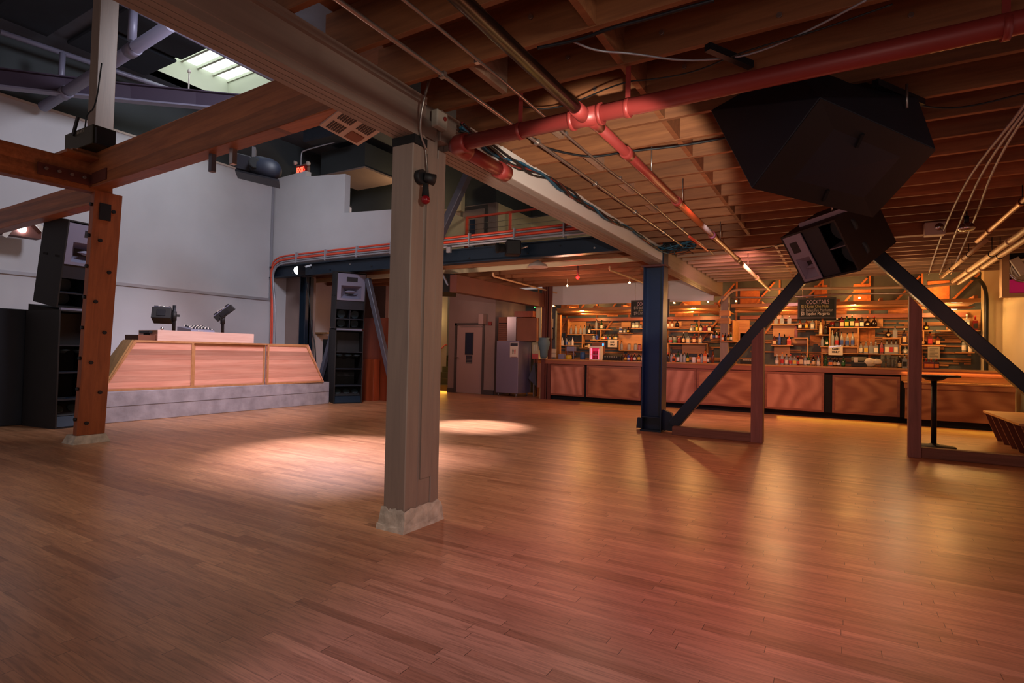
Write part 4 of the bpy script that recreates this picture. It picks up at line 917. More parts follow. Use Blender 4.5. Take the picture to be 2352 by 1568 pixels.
for o_ in (-.10, .09): MB().cyl((tx+o_, RY, ZP), (tx+o_+.025, RY, ZP), .068, n=18).build('coupling', 'redpipe', rp)
MB().cyl((tx-.09, RY, ZP), (tx+.1, RY, ZP), .06, n=18).build('tee', 'redpipe', rp)
MB().cyl((tx, RY-.16, ZP), (tx, RY, ZP), .043, .05, n=16).build('outlet', 'redpipe', rp); MB().cyl((tx+.02, RY, ZP), (tx+.02, RY+.2, ZP), .05, .036, n=16).build('outlet', 'redpipe', rp)
for xs_ in (xe+.5, tx+.26, .6): MB().lathe((xs_, RY, ZP), [(.054, 0), (.057, 0), (.057, .03), (.054, .03)], 18, (1, 0, 0)).build('strap_ring', 'redpipe', rp); MB().box(xs_, xs_+.03, RY-.004, RY+.004, ZP+.05, 2.97).build('strap', 'redpipe', rp)
bp_ = thing('branch_pipe', 'black iron pipe running in from the top of the picture to the red tee', 'pipe', (tx, 0, ZP)); MB().cyl((tx, -.4, ZP), (tx, RY-.15, ZP), .038, n=16).build('tube', 'blackpipe', bp_)
MB().lathe((tx, 1.75, ZP), [(.044, -.01), (.047, 0), (.044, .01)], 16, (0, 1, 0)).build('hanger_ring', 'zinc', bp_); MB().cyl((tx, 1.75, ZP+.04), (tx, 1.75, 3.0), .006, n=6).build('hanger_rod', 'zinc', bp_)
r2_ = thing('branch_pipe', 'red branch pipe running back from the tee towards the bar, turning brown and cream', 'pipe', (tx, RY, ZP))
xb2 = tx+.02
MB().cyl((xb2, RY+.18, ZP), (xb2, 5.4, ZP), .034, n=14).build('tube', 'redpipe', r2_); MB().cyl((xb2, 5.4, ZP), (xb2, 9.0, ZP), .031, n=14).build('tube', 'bronze', r2_); MB().cyl((xb2, 9.0, ZP), (xb2, 13.3, ZP), .030, n=14).build('tube', 'creampipe', r2_)
for y in (3.95, 5.4, 7.1, 9.0, 11.2): MB().cyl((xb2, y-.05, ZP), (xb2, y+.05, ZP), .044, n=14).build('coupling', 'redpipe' if y < 8 else 'creampipe', r2_)
for y in (4.55, 5.6, 7.6, 10.1): MB().cyl((xb2, y, ZP+.03), (xb2, y, 2.99), .005, n=6).build('hanger_rod', 'zinc', r2_)
def along_y(px, py, z, y1, label, r, mat, y0=-.4, name='conduit', cat='conduit', wob=0):
    x = at(px, py, 'z', z).x; P = []
    k = 10
    for i in range(k+1):
        t = i/k; P.append((x+(random.uniform(-wob, wob) if 0 < i < k else 0), y0+(y1-y0)*t, z+(random.uniform(-wob, wob)*.5 if wob else 0)))
    o_ = thing(name, label, cat, (x, y0, z)); MB().tube(P, r, 8, 1 if wob else 0).build('tube', mat, o_)
    y = y0+.6
    while y < y1-.3:
        MB().box(x-r*1.5, x+r*1.5, y, y+.03, z-r*1.3, z+r*1.3).build('clip', 'zinc', o_); y += 1.22
    return o_
along_y(1000, 160, 2.90, 8.7, 'shiny steel conduit nearest the girder, running straight back below the joists', .014, 'zinc')
along_y(1110, 152, 2.92, 9.6, 'thinner steel conduit between the first conduit and the black pipe, slightly kinked', .0095, 'zinc', wob=.02)
tag(MB().tube([at(990, 190, 'y', 2.9)+Vector((0, 0, .06)), at(970, 240, 'y', 2.86), (-2.49, 2.90, 2.70), (-2.497, 2.98, 2.62)], .009).build('flexible_conduit', 'zinc'), 'thin corrugated conduit dropping down the head of the main column', 'conduit')
# lamp on the main column
p = at(975, 405, 'x', -2.46)
q = thing('column_lamp', 'black adjustable lamp holder with a dangling red glass bulb on the main column', 'lamp', p)
MB().tube([(-2.50, 2.98, 2.62), (-2.50, 3.0, 2.5), (-2.485, 3.0, p.z+.05)], .006).build('lamp_cord', 'zinc', q)
MB().cyl((-2.508, p.y, p.z), (-2.47, p.y, p.z), .05, n=18).build('wall_plate', 'black', q)
MB().cyl((-2.47, p.y, p.z), (-2.43, p.y+.07, p.z-.01), .03, .04, 12).build('socket', 'black', q)
b_ = Vector((-2.455, p.y+.01, p.z-.05)); MB().cyl(b_, b_-Vector((0, 0, .085)), .018, .026, 12).build('bulb_socket', 'blackd', q)
MB().ball(b_-Vector((0, 0, .108)), .032, 16, 12).build('bulb', 'redgel', q)
# box and disc on the girder head
p = at(1015, 270, 'x', -2.44)
q = thing('junction_box', 'clear-faced junction box with a red button on the girder just past the main column', 'junction box', p)
MB().box(-2.50, -2.44, p.y-.05, p.y+.07, p.z-.07, p.z+.05).build('box_body', 'paperg', q, bevel=.008); MB().cyl((-2.44, p.y+.03, p.z), (-2.43, p.y+.03, p.z), .015, n=10).build('red_button', 'exitbg', q)
# pale pads on the side of the girder
for k, (ya_, yb_) in enumerate(((3.95, 4.35), (4.55, 5.05), (5.2, 5.65))): tag(MB().box(-2.488, -2.476, ya_, yb_, 2.90, 2.955).build('pale_board', 'white'), 'pale painted board on the upper edge of the cabled girder', 'board', 'pale boards on the girder')
# cable bundle on the girder
M['tealc'] = M['cableblue']
for k in range(9):
    ph = random.uniform(0, 6); r_ = random.uniform(.006, .011); P = []
    for i in range(27):
        y = 3.3+i*.215; sag = .035*math.sin(i*1.05+ph)+.02*math.sin(i*2.3+ph*2)
        P.append((-2.455+.02*math.sin(i*.9+ph)+.006*k*.5, y, 2.875-.0*i+sag*.7-.02*math.sin(i*.6)))
    tag(MB().tube(P, r_, 6, 1).build('cable', ('cable', 'cableblue', 'cable', 'redpipe' if k == 3 else 'cable')[k % 4]), ('orange-red' if k == 3 else 'teal' if k % 4 == 1 else 'black')+' cable sagging in the bundle tied along the girder', 'cable', 'cables along the girder')
tm = thing('cable_tangle', 'messy tangle of black and teal cables at the head of the blue steel column', 'cable tangle', (-2.4, 8.8, 2.9))
for k in range(16):
    P = [Vector((-2.42+random.uniform(-.12, .5), 8.7+random.uniform(-.2, .25), 2.92+random.uniform(-.09, .09))) for _ in range(6)]
    MB().tube(P, random.uniform(.005, .010), 6, 2).build('cable_loop', 'cableblue' if k % 3 == 0 else 'cable', tm)
def cable(pts, label, r=.007, mat='cable'): return tag(MB().tube(pts, r, 6, 2).build('cable', mat), label, 'cable')
zc_ = 2.93
cable([at(x, y, 'z', zc_) for x, y in ((1240, 335), (1290, 350), (1360, 362), (1440, 348), (1560, 336), (1660, 318), (1760, 300))], 'bunch of dark cables swagging from the girder towards the big hung speaker', .010)
cable([at(x, y, 'z', 2.94) for x, y in ((1315, 95), (1370, 118), (1450, 122), (1560, 140), (1650, 136), (1730, 125), (1850, 75), (1990, 0))], 'thin grey wire drooping across the joists at the top of the picture', .006, 'greycond')
cable([at(x, y, 'z', 2.93) for x, y in ((1200, 245), (1250, 252), (1310, 240), (1430, 187), (1500, 183), (1600, 165), (1700, 120), (1880, 70), (2050, 10))], 'thin black wire looping over the red pipe among the joists', .005)
cable([at(x, y, 'z', 2.93) for x, y in ((1235, 110), (1330, 92), (1400, 65), (1480, 45), (1560, 22), (1640, 0))], 'thick ribbed grey cable clipped along a joist at the top of the picture', .010, 'darkmetal')
cable([at(x, y, 'z', 2.90) for x, y in ((1530, 565), (1620, 572), (1720, 578), (1800, 560), (1880, 530))], 'dark cable running from the cable tangle to the smaller hung speaker', .008)
cable([at(x, y, 'z', 2.93) for x, y in ((2100, 240), (2160, 250), (2230, 245), (2352, 215))], 'dark cable leaving the big hung speaker over the joists', .007)
tag(MB().cyl(at(1583, 543, 'z', 2.9), at(1625, 575, 'z', 2.9), .018, n=10).build('red_tube', 'orange'), 'short bright red tube by the cable tangle at the blue column', 'tube')
# bolts on the joist sides
for (px, py, yk) in ((1220, 40, -1), (1305, 133, 0), (1520, 76, 0), (1367, 205, 1), (1460, 302, 2), (1308, 330, 2), (1523, 374, 3), (1572, 154, 1), (1662, 392, 4), (1790, 36, 0), (2092, 36, 1), (1128, 184, 0)):
    y = ys[7+yk]-.02; p = at(px, py, 'y', y)
    if 2.98 < p.z < 3.22: tag(MB().cyl((p.x, y, p.z), (p.x, y-.012, p.z), .014, n=10).build('washer', 'zinc'), 'round galvanised washer bolted to the side of a joist', 'washer', 'washers on the joists')

# ================================================================ HUNG SPEAKERS
V = at(1883, 224, 'y', 3.62); C0 = EYEV
def on_ray(px, py, t): return EYEV+(CR*((px-1176)/FPX)+CU*(-(py-784)/FPX)+_F)*t
bs = thing('hung_speaker', 'huge black trapezoid speaker under the joists, plain underside facing the floor', 'speaker', on_ray(1883, 224, 3.2))
c_ = dict(V=on_ray(1883, 224, 3.12), P1=on_ray(1726, 432, 3.5), P2=on_ray(2150, 343, 3.55), P4=on_ray(2004, 499, 3.93), Q=on_ray(1632, 253, 3.95), P3=on_ray(1815, 150, 3.62), P5=on_ray(2108, 224, 3.62), T=on_ray(1930, 172, 3.62), P6=on_ray(1845, 330, 4.6))
MB().hull(list(c_.values())).build('cabinet_shell', 'navy', bs, bevel=.004)
n_ = (c_['P1']-c_['V']).cross(c_['P2']-c_['V']).normalized(); n_ = -n_ if n_.z > 0 else n_
def inpl(u, v): return c_['V']+(c_['P2']-c_['V'])*u+(c_['P1']-c_['V'])*v+(c_['P4']-c_['P1']-c_['P2']+c_['V'])*u*v
MB().prism([inpl(.004, .004), inpl(.996, .004), inpl(.996, .996), inpl(.004, .996)], n_*.006).build('under_panel', 'black', bs)
for (u, v) in ((.42, .14), (.5, .8)): MB().bar(inpl(u, v)+n_*.008, inpl(u+.03, v+.14)+n_*.008, .02, .012, n_).build('recessed_handle', 'blackd', bs)
for (px, py, px2, py2) in ((1625, 108, 1725, 150), (2010, 190, 2118, 236)):
    a_, b_ = at(px, py, 'z', 2.945), at(px2, py2, 'z', 2.945); tag(MB().bar(a_, b_, .04, .04).build('mounting_channel', 'darkmetal'), 'dark slotted channel fixed under the joists %s' % ('beyond the red pipe' if px < 1700 else 'over the far corner of the big hung speaker'), 'channel')
for px, py in ((1835, 140), (2083, 205)):
    a_ = on_ray(px, py, 3.5); MB().cyl(a_-Vector((0, 0, .12)), (a_.x, a_.y, 2.96), .008, n=6).build('hanging_rod', 'zinc', bs)
# smaller one
o_ = on_ray(1975.6, 622, 5.6); TL = on_ray(1800.6, 556, 6.2); BL = on_ray(1846.4, 652, 6.18); TR = on_ray(1916.7, 504, 5.60); FR = on_ray(2065.5, 551, 5.88)
s_ = .8
e1 = Vector((-.282, -.263, .621))*s_; e2 = Vector((-.654, .524, -.074))*s_; e3 = Vector((.447, .624, .468))*s_*.93
ss = thing('hung_speaker', 'black hung speaker with pale grey horn panel before the apex of the blue braces', 'speaker', o_)
W2, H2, D2 = e2.length, e1.length, e3.length
F = Fr(o_+e2, -e2, e1, e3); F.u = (F.u-F.r*F.u.dot(F.r)).normalized(); k_ = F.r.cross(F.u); F.k = k_ if k_.dot(e3) > 0 else -k_
shell(F, W2, H2, D2).build('cabinet_shell', 'black', ss)
hp = ring_plate(MB(), F, .02, W2*.37, .02, H2-.02, .05, W2*.33, .05, H2*.50, .0, .012).build('horn_plate', 'horn', ss)
F.box(MB(), W2*.10, W2*.24, H2*.62, H2*.84, -.002, .0).build('tweeter_slot', 'hornd', hp)
flare(MB(), F, .05, W2*.33, .05, H2*.50, .09, W2*.25, .16, H2*.36, .01, .10).build('horn_flare', 'horn', hp)
F.box(MB(), .08, W2*.26, .14, H2*.38, .09, .11).build('horn_throat', 'hornd', hp)
c = F(W2*.24, H2*.27, .05); MB().hull([c-F.u*.03, c+F.u*.03, c-F.r*.09, c+F.r*.06, c-F.k*.03, c+F.k*.05]).build('phase_plug', 'horn', hp)
F.box(MB(), W2*.38, W2*.68, .02, H2-.02, .02, .035).build('blank_panel', 'navy', ss)
MB().cyl(F(W2*.83, H2*.27, .2), F(W2*.83, H2*.27, .25), .13, n=20).build('driver', 'cone', ss); MB().cyl(F(W2*.83, H2*.73, .2), F(W2*.83, H2*.73, .25), .13, n=20).build('driver', 'cone', ss)
F.box(MB(), W2*.69, W2-.02, H2*.49, H2*.51, .02, .2).build('divider', 'steelg', ss)
q = F(W2*.4, H2+.02, D2*.3); MB().bar(q-F.r*.15, q+F.r*.55, .05, .02, F.k).build('mounting_bar', 'horn', ss)
MB().cyl(F(W2*.7, H2, D2*.4), Vector((F(W2*.7, H2, D2*.4).x, F(W2*.7, H2, D2*.4).y, 2.97)), .01, n=6).build('hanging_rod', 'zinc', ss)

# ================================================================ SERVICES TO THE RIGHT
def ypipe(px, py, z, y0, y1, r, mat, label, couplings=(), name='pipe', x_off=0):
    x = at(px, py, 'z', z).x+x_off; o_ = thing(name, label, 'pipe', (x, y0, z))
    MB().cyl((x, y0, z), (x, y1, z), r, n=14).build('tube', mat, o_)
    for y in couplings: MB().cyl((x, y-.04, z), (x, y+.04, z), r*1.3, n=14).build('coupling', mat, o_)
    for y in (y0+(y1-y0)*.3, y0+(y1-y0)*.7): MB().lathe((x, y, z), [(r*1.25, -.01), (r*1.3, 0), (r*1.25, .01)], 12, (0, 1, 0)).build('hanger_ring', 'darkmetal', o_); MB().cyl((x, y, z+r), (x, y, 2.96), .005, n=6).build('hanger_rod', 'darkmetal', o_)
    return o_, x
ypipe(2260, 540, 2.80, 2.2, 9.3, .028, 'bronze', 'copper-brown pipe with couplings at the side of the ceiling', (7.2, 8.6))
ypipe(2180, 622, 2.80, 9.3, 13.0, .030, 'creampipe', 'cream continuation of the copper-brown pipe towards the bar', (10.8, 12.95))
ypipe(2290, 575, 2.72, 2.6, 13.1, .036, 'creampipe', 'thick cream pipe in a hook hanger, first of the pair above the bar end', (9.0, 11.6))
ypipe(2290, 592, 2.70, 2.6, 13.2, .036, 'creampipe', 'thick cream pipe, second of the pair above the bar end', (11.2,))
pz = 2.66; a_, b_ = at(1625, 690, 'y', 13.45), at(2215, 660, 'y', 13.45)
pipe('long cream pipe running across in front of the bar ceiling', [at(1660, 690, 'y', 13.5), at(1680, 668, 'y', 13.45), at(1700, 664, 'y', 13.4), at(2110, 660, 'y', 13.3), (at(2200, 655, 'y', 13.2).x, 13.2, 2.7)], .028, 'creampipe', sm=1)
pipe('silvery corrugated conduit glowing orange above the chalkboard', [at(1680, 683, 'y', 13.7), at(1800, 683, 'y', 13.7), at(1950, 674, 'y', 13.7), at(2110, 674, 'y', 13.7)], .02, 'zinc', sm=1, cat='conduit', name='conduit')
for k, (px, lab) in enumerate(((2252, 'first lilac-grey cable dropping from the top corner over the joists'), (2272, 'second lilac-grey cable dropping from the top corner over the joists'), (2292, 'third lilac-grey cable dropping from the top corner over the joists'))):
    pipe(lab, [at(2400+k*25, 170, 'z', 2.9), at(2340+k*6, 262, 'z', 2.9), at(px-14, 385+k*4, 'z', 2.9), at(px-60+k*10, 470, 'z', 2.9), at(px-95+k*10, 555, 'z', 2.88), at(px-120+k*6, 630, 'z', 2.86)], .010, 'greypipe', sm=2, cat='cable', name='cable')
p = at(2220, 530, 'y', 8.2); q = thing('reflector_lamp', 'unlit clear reflector lamp on a black holder under the header beam', 'lamp', p)
MB().lathe(p, [(.0, .0), (.07, .005), (.085, .03), (.06, .08), (.03, .10)], 18).build('reflector', 'chrome', q); MB().cyl(p+Vector((0, 0, .09)), p+Vector((0, 0, .17)), .025, n=10).build('lamp_holder', 'black', q); MB().cyl(p+Vector((0, 0, .17)), (p.x, p.y, 2.97), .008, n=6).build('stem', 'darkmetal', q)
p = at(2148, 528, 'y', 9.0); q = thing('emergency_light', 'beige emergency light box with a clear lens on the header beam', 'lamp', p)
MB().box(p.x-.12, p.x+.1, 8.9, 9.05, p.z-.08, p.z+.09).build('case', 'vent', q, bevel=.008); MB().lathe((p.x+.03, 8.9, p.z+.02), [(.05, 0), (.045, .01), (.0, .02)], 14, (0, -1, 0)).build('lens', 'chrome', q)
# framed display on the side wall
yy = 11.6; a_ = at(2299, 683, 'y', yy); b_ = at(2303, 545, 'y', yy); xr_ = 2.79
q = thing('framed_case', 'wood-framed dark display case with a painted pink reflection, hung by the side wall', 'display case', (a_.x, yy, a_.z))
M['pinkglass'] = flat('dark_reflective_glass', '#34161f', .08, spec=.8)
M['magenta'] = glow('magenta_glow', '#b3184e', .35)
zt_ = b_.z; MB().box(a_.x, a_.x+.09, yy-.06, yy+.1, a_.z, zt_).box(a_.x+.09, 4.2, yy-.06, yy+.1, a_.z, a_.z+.06).build('wood_frame', 'creampipe', q)
MB().box(a_.x+.09, 4.2, yy, yy+.02, a_.z+.06, zt_).build('dark_panel', 'navy', q); MB().box(a_.x+.1, 4.2, yy-.012, yy-.002, a_.z+.07, a_.z+.28).build('reflection_strip', 'magenta', q)  # glowing magenta strip stands for a pink reflection in the dark glass
cc = at(2352, 620, 'y', yy-.03); MB().lathe(cc, [(.20, 0), (.20, .02), (.17, .03), (.15, .01)], 24, (0, -1, 0)).build('ring', 'chrome', q)
cc = at(2338, 612, 'y', yy-.1); MB().bar(cc-Vector((.05, 0, -.13)), cc+Vector((.08, 0, -.12)), .05, .12, (1, 0, .4)).build('white_case', 'white', q, bevel=.006)
p0_, p1_ = at(2266, 668, 'y', 14.8), at(2268, 845, 'y', 14.8)
pipe('black pipe bending down the wall at the end of the bar', [at(2235, 640, 'y', 14.4), at(2252, 642, 'y', 14.6), p0_, (p0_.x, 14.8, 2.2), (p0_.x, 14.8, 1.0)], .035, 'darkmetal', sm=2)
# ================================================================ THE BAR
BF = 13.25; CT = 1.075
def bx(px, y=BF, py=880): return at(px, py, 'y', y).x
bar = thing('bar_counter', 'long bar counter faced with figured plywood panels, amber-lit edge, running to the side wall', 'bar counter', (-2.5, BF, 0))
xl_, xm_, xr_ = bx(1254), bx(2070), at(2319, 852, 'y', BF+.05).x
MB().box(xl_-.05, xr_, BF-.06, BF+.66, CT-.035, CT).build('bar_top', 'counter', bar, bevel=.004)
MB().box(xl_-.05, xr_, BF-.055, BF-.02, CT-.13, CT-.035).build('edge_board', 'trimw', bar, bevel=.003)
MB().box(xl_+.05, xr_, BF+.1, BF+.5, 0, .13).build('kick_base', 'blackd', bar)
MB().box(xl_, xr_, BF+.012, BF+.06, .12, CT-.13).build('carcass_front', 'blackd', bar)
MB().box(xl_, xl_+.03, BF+.0, BF+.6, .12, CT-.13).build('end_panel', 'ply', bar)
for k, (a_, b_, up) in enumerate(((1255, 1342, 1), (1348, 1472, 0), (1482, 1600, 1), (1601, 1752, 0), (1757, 1893, 1), (1912, 2067, 0))):
    x0, x1 = bx(a_), bx(b_); z1 = CT-.14; z0 = .125
    if k == 5: z1 = CT-.17
    p_ = MB().box(x0, x1, BF-.01, BF+.012, z0, z1).build('front_panel', 'ply' if up else 'plyX', bar)
    MB().box(x0, x1, BF-.022, BF-.01, z1-.045, z1).box(x0, x1, BF-.022, BF-.01, z0, z0+.045).box(x0, x0+.045, BF-.022, BF-.01, z0+.045, z1-.045).box(x1-.045, x1, BF-.022, BF-.01, z0+.045, z1-.045).build('panel_frame', 'trimw', p_)
lc = thing('low_counter', 'lower bar counter section with a pale glowing edge beside the side wall', 'bar counter', (1.8, 12.9, 0))
lx0, lx1 = at(2076, 880, 'y', 12.95).x, at(2331, 888, 'y', 12.95).x; LZ = .83
MB().box(lx0, lx1, 12.88, BF-.03, LZ-.03, LZ).build('counter_top', 'counter', lc, bevel=.003)
MB().box(lx0, lx1, 12.90, 12.93, LZ-.12, LZ-.03).build('edge_board', 'plyX', lc)
MB().box(lx0+.02, lx1, 12.93, 12.96, .13, LZ-.12).build('front_panel', 'plyX', lc); MB().box(lx0+.1, lx1, 13.0, 13.2, 0, .13).build('kick_base', 'blackd', lc)
MB().box(xm_, xr_, BF-.018, BF+.012, LZ, CT-.13).build('back_board', 'shelfw', lc)
MB().box(lx0+.06, lx0+.16, 12.895, 12.9, LZ-.2, LZ-.06).build('outlet_plate', 'shelfw', lc)
for x0, x1, zq, yq, e_ in ((-1.2, .95, .10, BF+.0, 2.0), (.95, 2.7, .10, 12.95, 1.3), (1.0, 2.6, CT-.05, BF-.07, 3), (-5.8, -3.0, .10, BF, .5)):
    lamp('AREA', ((x0+x1)/2, yq, zq), e_ if zq < .5 else 6, (1, .36, .03) if zq < .5 else (1, .52, .12), ((x0+x1)/2, yq-.5, 0 if zq < .5 else .4), x1-x0, .03)
sb_ = thing('bar_side_box', 'small plywood box with a red cup under it at the ice-machine end of the bar', 'box', (xl_-.2, BF+.05, .3)); x0 = bx(1232)
MB().box(x0, xl_-.06, BF+.05, BF+.5, .30, CT-.13).build('box_body', 'ply', sb_); MB().box(x0+.05, x0+.09, BF+.1, BF+.14, 0, .30).box(x0+.05, x0+.09, BF+.4, BF+.44, 0, .30).build('leg', 'creampipe', sb_); 
tag(MB().lathe((x0+.17, BF+.12, 0), [(.05, 0), (.06, .22), (.055, .23)], 14).build('red_bin', 'pink'), 'small red bin under the plywood box at the end of the bar', 'bin')
# pedestal table
th_ = thing('pedestal_table', 'tall black round pedestal table standing behind the long sill', 'table', (1.14, 10.0, 0))
MB().lathe((1.14, 10, 1.0), [(.30, 0), (.306, .004), (.306, .024), (.30, .028)], 40).build('tabletop', 'black', th_); MB().lathe((1.14, 10, .94), [(.035, 0), (.1, .015), (.15, .05), (.16, .06)], 20).build('top_spider', 'black', th_)
MB().cyl((1.14, 10, .03), (1.14, 10, .95), .034, n=20).build('pole', 'darkmetal', th_); MB().lathe((1.14, 10, 0), [(.26, 0), (.26, .012), (.08, .03), (.04, .05)], 30).build('base_disc', 'black', th_)
# slatted bench
be = thing('bench', 'plywood bench on slanting plank fins behind the long sill, under the blue brace', 'bench', (2.3, 10.6, 0))
MB().prism([(1.93, 11.45, .43), (2.77, 11.5, .43), (2.77, 9.1, .43), (1.93, 9.35, .43)], (0, 0, .03)).build('seat', 'shelfw', be)
for k in range(6):
    y = 11.40-k*.42
    MB().hexa([(2.10, y-.02, 0), (2.75, y-.02, 0), (2.75, y+.02, 0), (2.10, y+.02, 0), (1.94, y-.02, .43), (2.77, y-.02, .43), (2.77, y+.02, .43), (1.94, y+.02, .43)]).build('fin', 'mdf', be)

# ---------------- column and bulkhead over the bar
q = thing('bar_pillar', 'squared timber pillar rising behind the counter between the two runs of shelves', 'column', (-2.52, 13.97, 0))
x0, x1 = at(1655, 700, 'y', 13.9).x, at(1673, 700, 'y', 13.9).x
MB().box(x0, x1, 13.9, 14.1, 0, 2.67).build('pillar_shaft', 'painted', q, bevel=.006)
for z in (2.02, 2.2): MB().box(x0-.02, x1+.02, 13.88, 14.12, z, z+.12).build('collar_board', 'shelfw', q)
lg = thing('bar_canopy', 'slatted timber canopy with a pale edge beam over the back bar', 'canopy', (0, 14, 2.4))
for (a_, b_) in ((at(1256, 712, 'y', 13.98).x, x0-.06), (x1+.05, at(2252, 700, 'y', 13.98).x)):
    MB().box(a_, b_, 13.95, 14.04, 2.40, 2.475).build('edge_beam', 'counter', lg, bevel=.003)
    for k in range(6): MB().box(a_+.05, b_-.05, 14.12+k*.16, 14.22+k*.16, 2.40, 2.43).build('canopy_slat', 'lath', lg)
    MB().box(a_+.05, b_-.05, 14.98, 15.06, 2.18, 2.27).build('rear_rail', 'trimw', lg)
    for k in range(3): MB().cyl((a_+.05, 14.2+k*.22, 2.33), (b_-.05, 14.2+k*.22, 2.33), .012, n=8).build('pipe_run', 'bronze', lg)
    xx = a_+.6
    while xx < b_: MB().box(xx, xx+.06, 14.04, 15.1, 2.475, 2.54).build('cross_bearer', 'osb', lg); xx += .78
# structure of the rear wall: laths, studs, strand board, plywood patches
rnd = random.Random(11)
bw = bpy.data.objects['wall_back']
lm = MB()
z = 1.08
while z < 2.16:
    xx = -8.2+rnd.uniform(0, .5)
    while xx < 2.3:
        L = rnd.uniform(.35, 1.5)
        if rnd.random() < .66: lm.box(xx, min(xx+L, 2.35), BW-.03, BW-.005, z, z+.036)
        xx += L+rnd.uniform(.0, .35)
    z += .046
lm.build('lath_strips', 'lath', bw)
st = MB()
for k in range(22):
    xx = -8.1+k*.48+rnd.uniform(-.05, .05)
    if k % 2 == 0: st.box(xx, xx+.04, BW-.06, BW-.03, 1.0, 3.2)
    if k % 3 == 1: st.bar((xx, BW-.05, 1.5), (xx+.55, BW-.05, 2.25), .04, .04, (0, 1, 0))
    if k % 2: st.bar((xx, BW-.05, 2.55), (xx+.45, BW-.05, 3.1), .04, .04, (0, 1, 0))
st.build('stud_framing', 'osb', bw)
ob = MB()
for (a_, b_, c_, d_) in ((1395, 1420, 716, 727), (1550, 1592, 717, 733), (1772, 1832, 713, 738), (1920, 1945, 712, 730), (2040, 2086, 710, 722), (1270, 1300, 730, 765), (1860, 1890, 770, 790), (1972, 2010, 755, 800), (1470, 1484, 730, 745)):
    p, q2 = at(a_, d_, 'y', BW-.02), at(b_, c_, 'y', BW-.02); ob.box(p.x, q2.x, BW-.028, BW-.01, p.z, q2.z)
for (a_, b_) in ((1570, 1610), (1700, 1745), (1870, 1900), (1960, 2000), (2130, 2180), (1440, 1465), (1290, 1330)):
    p = at(a_, 690, 'y', BW); q2 = at(b_, 690, 'y', BW); ob.box(p.x, q2.x, BW-.028, BW-.01, 2.5, 2.98)
ob.build('strand_board', 'osb', bw)
pp = MB()
for (a_, b_, c_, d_) in ((1304, 1347, 734, 766), (1338, 1363, 769, 780), (1421, 1486, 768, 803), (1428, 1449, 740, 752), (1567, 1622, 791, 811), (1534, 1566, 738, 751), (1778, 1815, 794, 818), (1818, 1854, 777, 789), (1928, 1970, 754, 793), (1776, 1826, 745, 774), (2173, 2252, 711, 757), (1888, 1970, 797, 809), (2117, 2168, 793, 802), (1975, 2028, 728, 750), (1690, 1722, 735, 790), (1700, 1745, 765, 790)):
    p, q2 = at(a_, d_, 'y', BW-.05), at(b_, c_, 'y', BW-.05); pp.box(p.x, q2.x, BW-.075, BW-.06, p.z, q2.z)
pp.build('plywood_patches', 'shelfw', bw)

# ---------------- shelves and the bottles on them
SY0_, SY1_ = 14.88, 15.07
shelf_at = {}
def shelf(key, a_, b_, py, phrase, y0=SY0_, th=.022, braces=()):
    p, q2 = at(a_, py, 'y', y0), at(b_, py, 'y', y0); z = (p.z+q2.z)/2
    o_ = thing('wall_shelf', 'bare pine shelf, '+phrase, 'shelf', (p.x, y0, z-th))
    MB().box(p.x, q2.x, y0, SY1_, z-th, z).build('board', 'shelfw', o_)
    for px, zt in braces:
        xx = at(px, py, 'y', y0).x; z2 = at(px, zt, 'y', y0).z
        MB().box(xx, xx+.022, y0, SY1_, min(z, z2) if z2 > z else z2, max(z, z2) if z2 > z else z-th).build('upright_board', 'shelfw', o_)
    shelf_at[key] = (z, phrase, y0); return o_
shelf('s1', 1302, 1365, 767, 'below the pale boxed panel nearest the ice machine', braces=((1303, 733),))
shelf('s2', 1357, 1402, 756, 'short, with a green bottle, left of the beer row'.replace('left of', 'above'))
shelf('s3', 1356, 1421, 780, 'carrying the long row of small beers', braces=((1378, 757),))
shelf('s4', 1284, 1330, 793, 'lowest, by the orange post at the ice-machine end')
shelf('s5', 1331, 1357, 798, 'low and short beside the little red-lit fridge', braces=((1336, 769),))
shelf('s6', 1420, 1449, 764, 'short, three squat bottles, under the half-hidden chalkboard')
shelf('s7', 1449, 1487, 753, 'touching the blue column, under the half-hidden chalkboard')
shelf('s8', 1421, 1532, 804, 'long and low, jars and glasses, beside the blue column', braces=((1421, 780),))
shelf('m1', 1528, 1559, 752, 'highest beside the blue column, towards the pillar', braces=((1529, 790),))
shelf('m2', 1580, 1638, 761, 'five bottles, halfway between blue column and pillar')
shelf('m3', 1532, 1626, 788, 'long middle one between blue column and pillar', braces=((1533, 830), (1623, 812)))
shelf('m4', 1630, 1655, 777, 'four beers, on the door side of the pillar', y0=14.2)
shelf('m5', 1656, 1684, 782, 'four beers, fixed to the front of the pillar', y0=13.8)
shelf('m6', 1626, 1674, 715, 'empty, topmost at the pillar', y0=14.2)
shelf('m7', 1643, 1684, 735, 'empty, second from the top at the pillar', y0=14.2, braces=((1682, 782),))
shelf('m8', 1646, 1669, 748, 'empty, third from the top at the pillar', y0=14.2)
shelf('m9', 1722, 1746, 761, 'between the blue brace and the rough post, upper')
shelf('m10', 1728, 1746, 792, 'between the blue brace and the rough post, lower')
shelf('r1', 1770, 1836, 743, 'top one with three clear bottles, just past the rough post')
shelf('r2', 1830, 1877, 755, 'three labelled bottles, under the chalkboard', braces=((1873, 735),))
shelf('r3', 1770, 1822, 792, 'black, blue and orange bottles, just past the rough post')
shelf('r4', 1823, 1856, 775, 'one slim tall bottle, stepping down from the chalkboard', braces=((1854, 820),))
shelf('r5', 1873, 1905, 768, 'tall cream and black bottles, under the chalkboard corner')
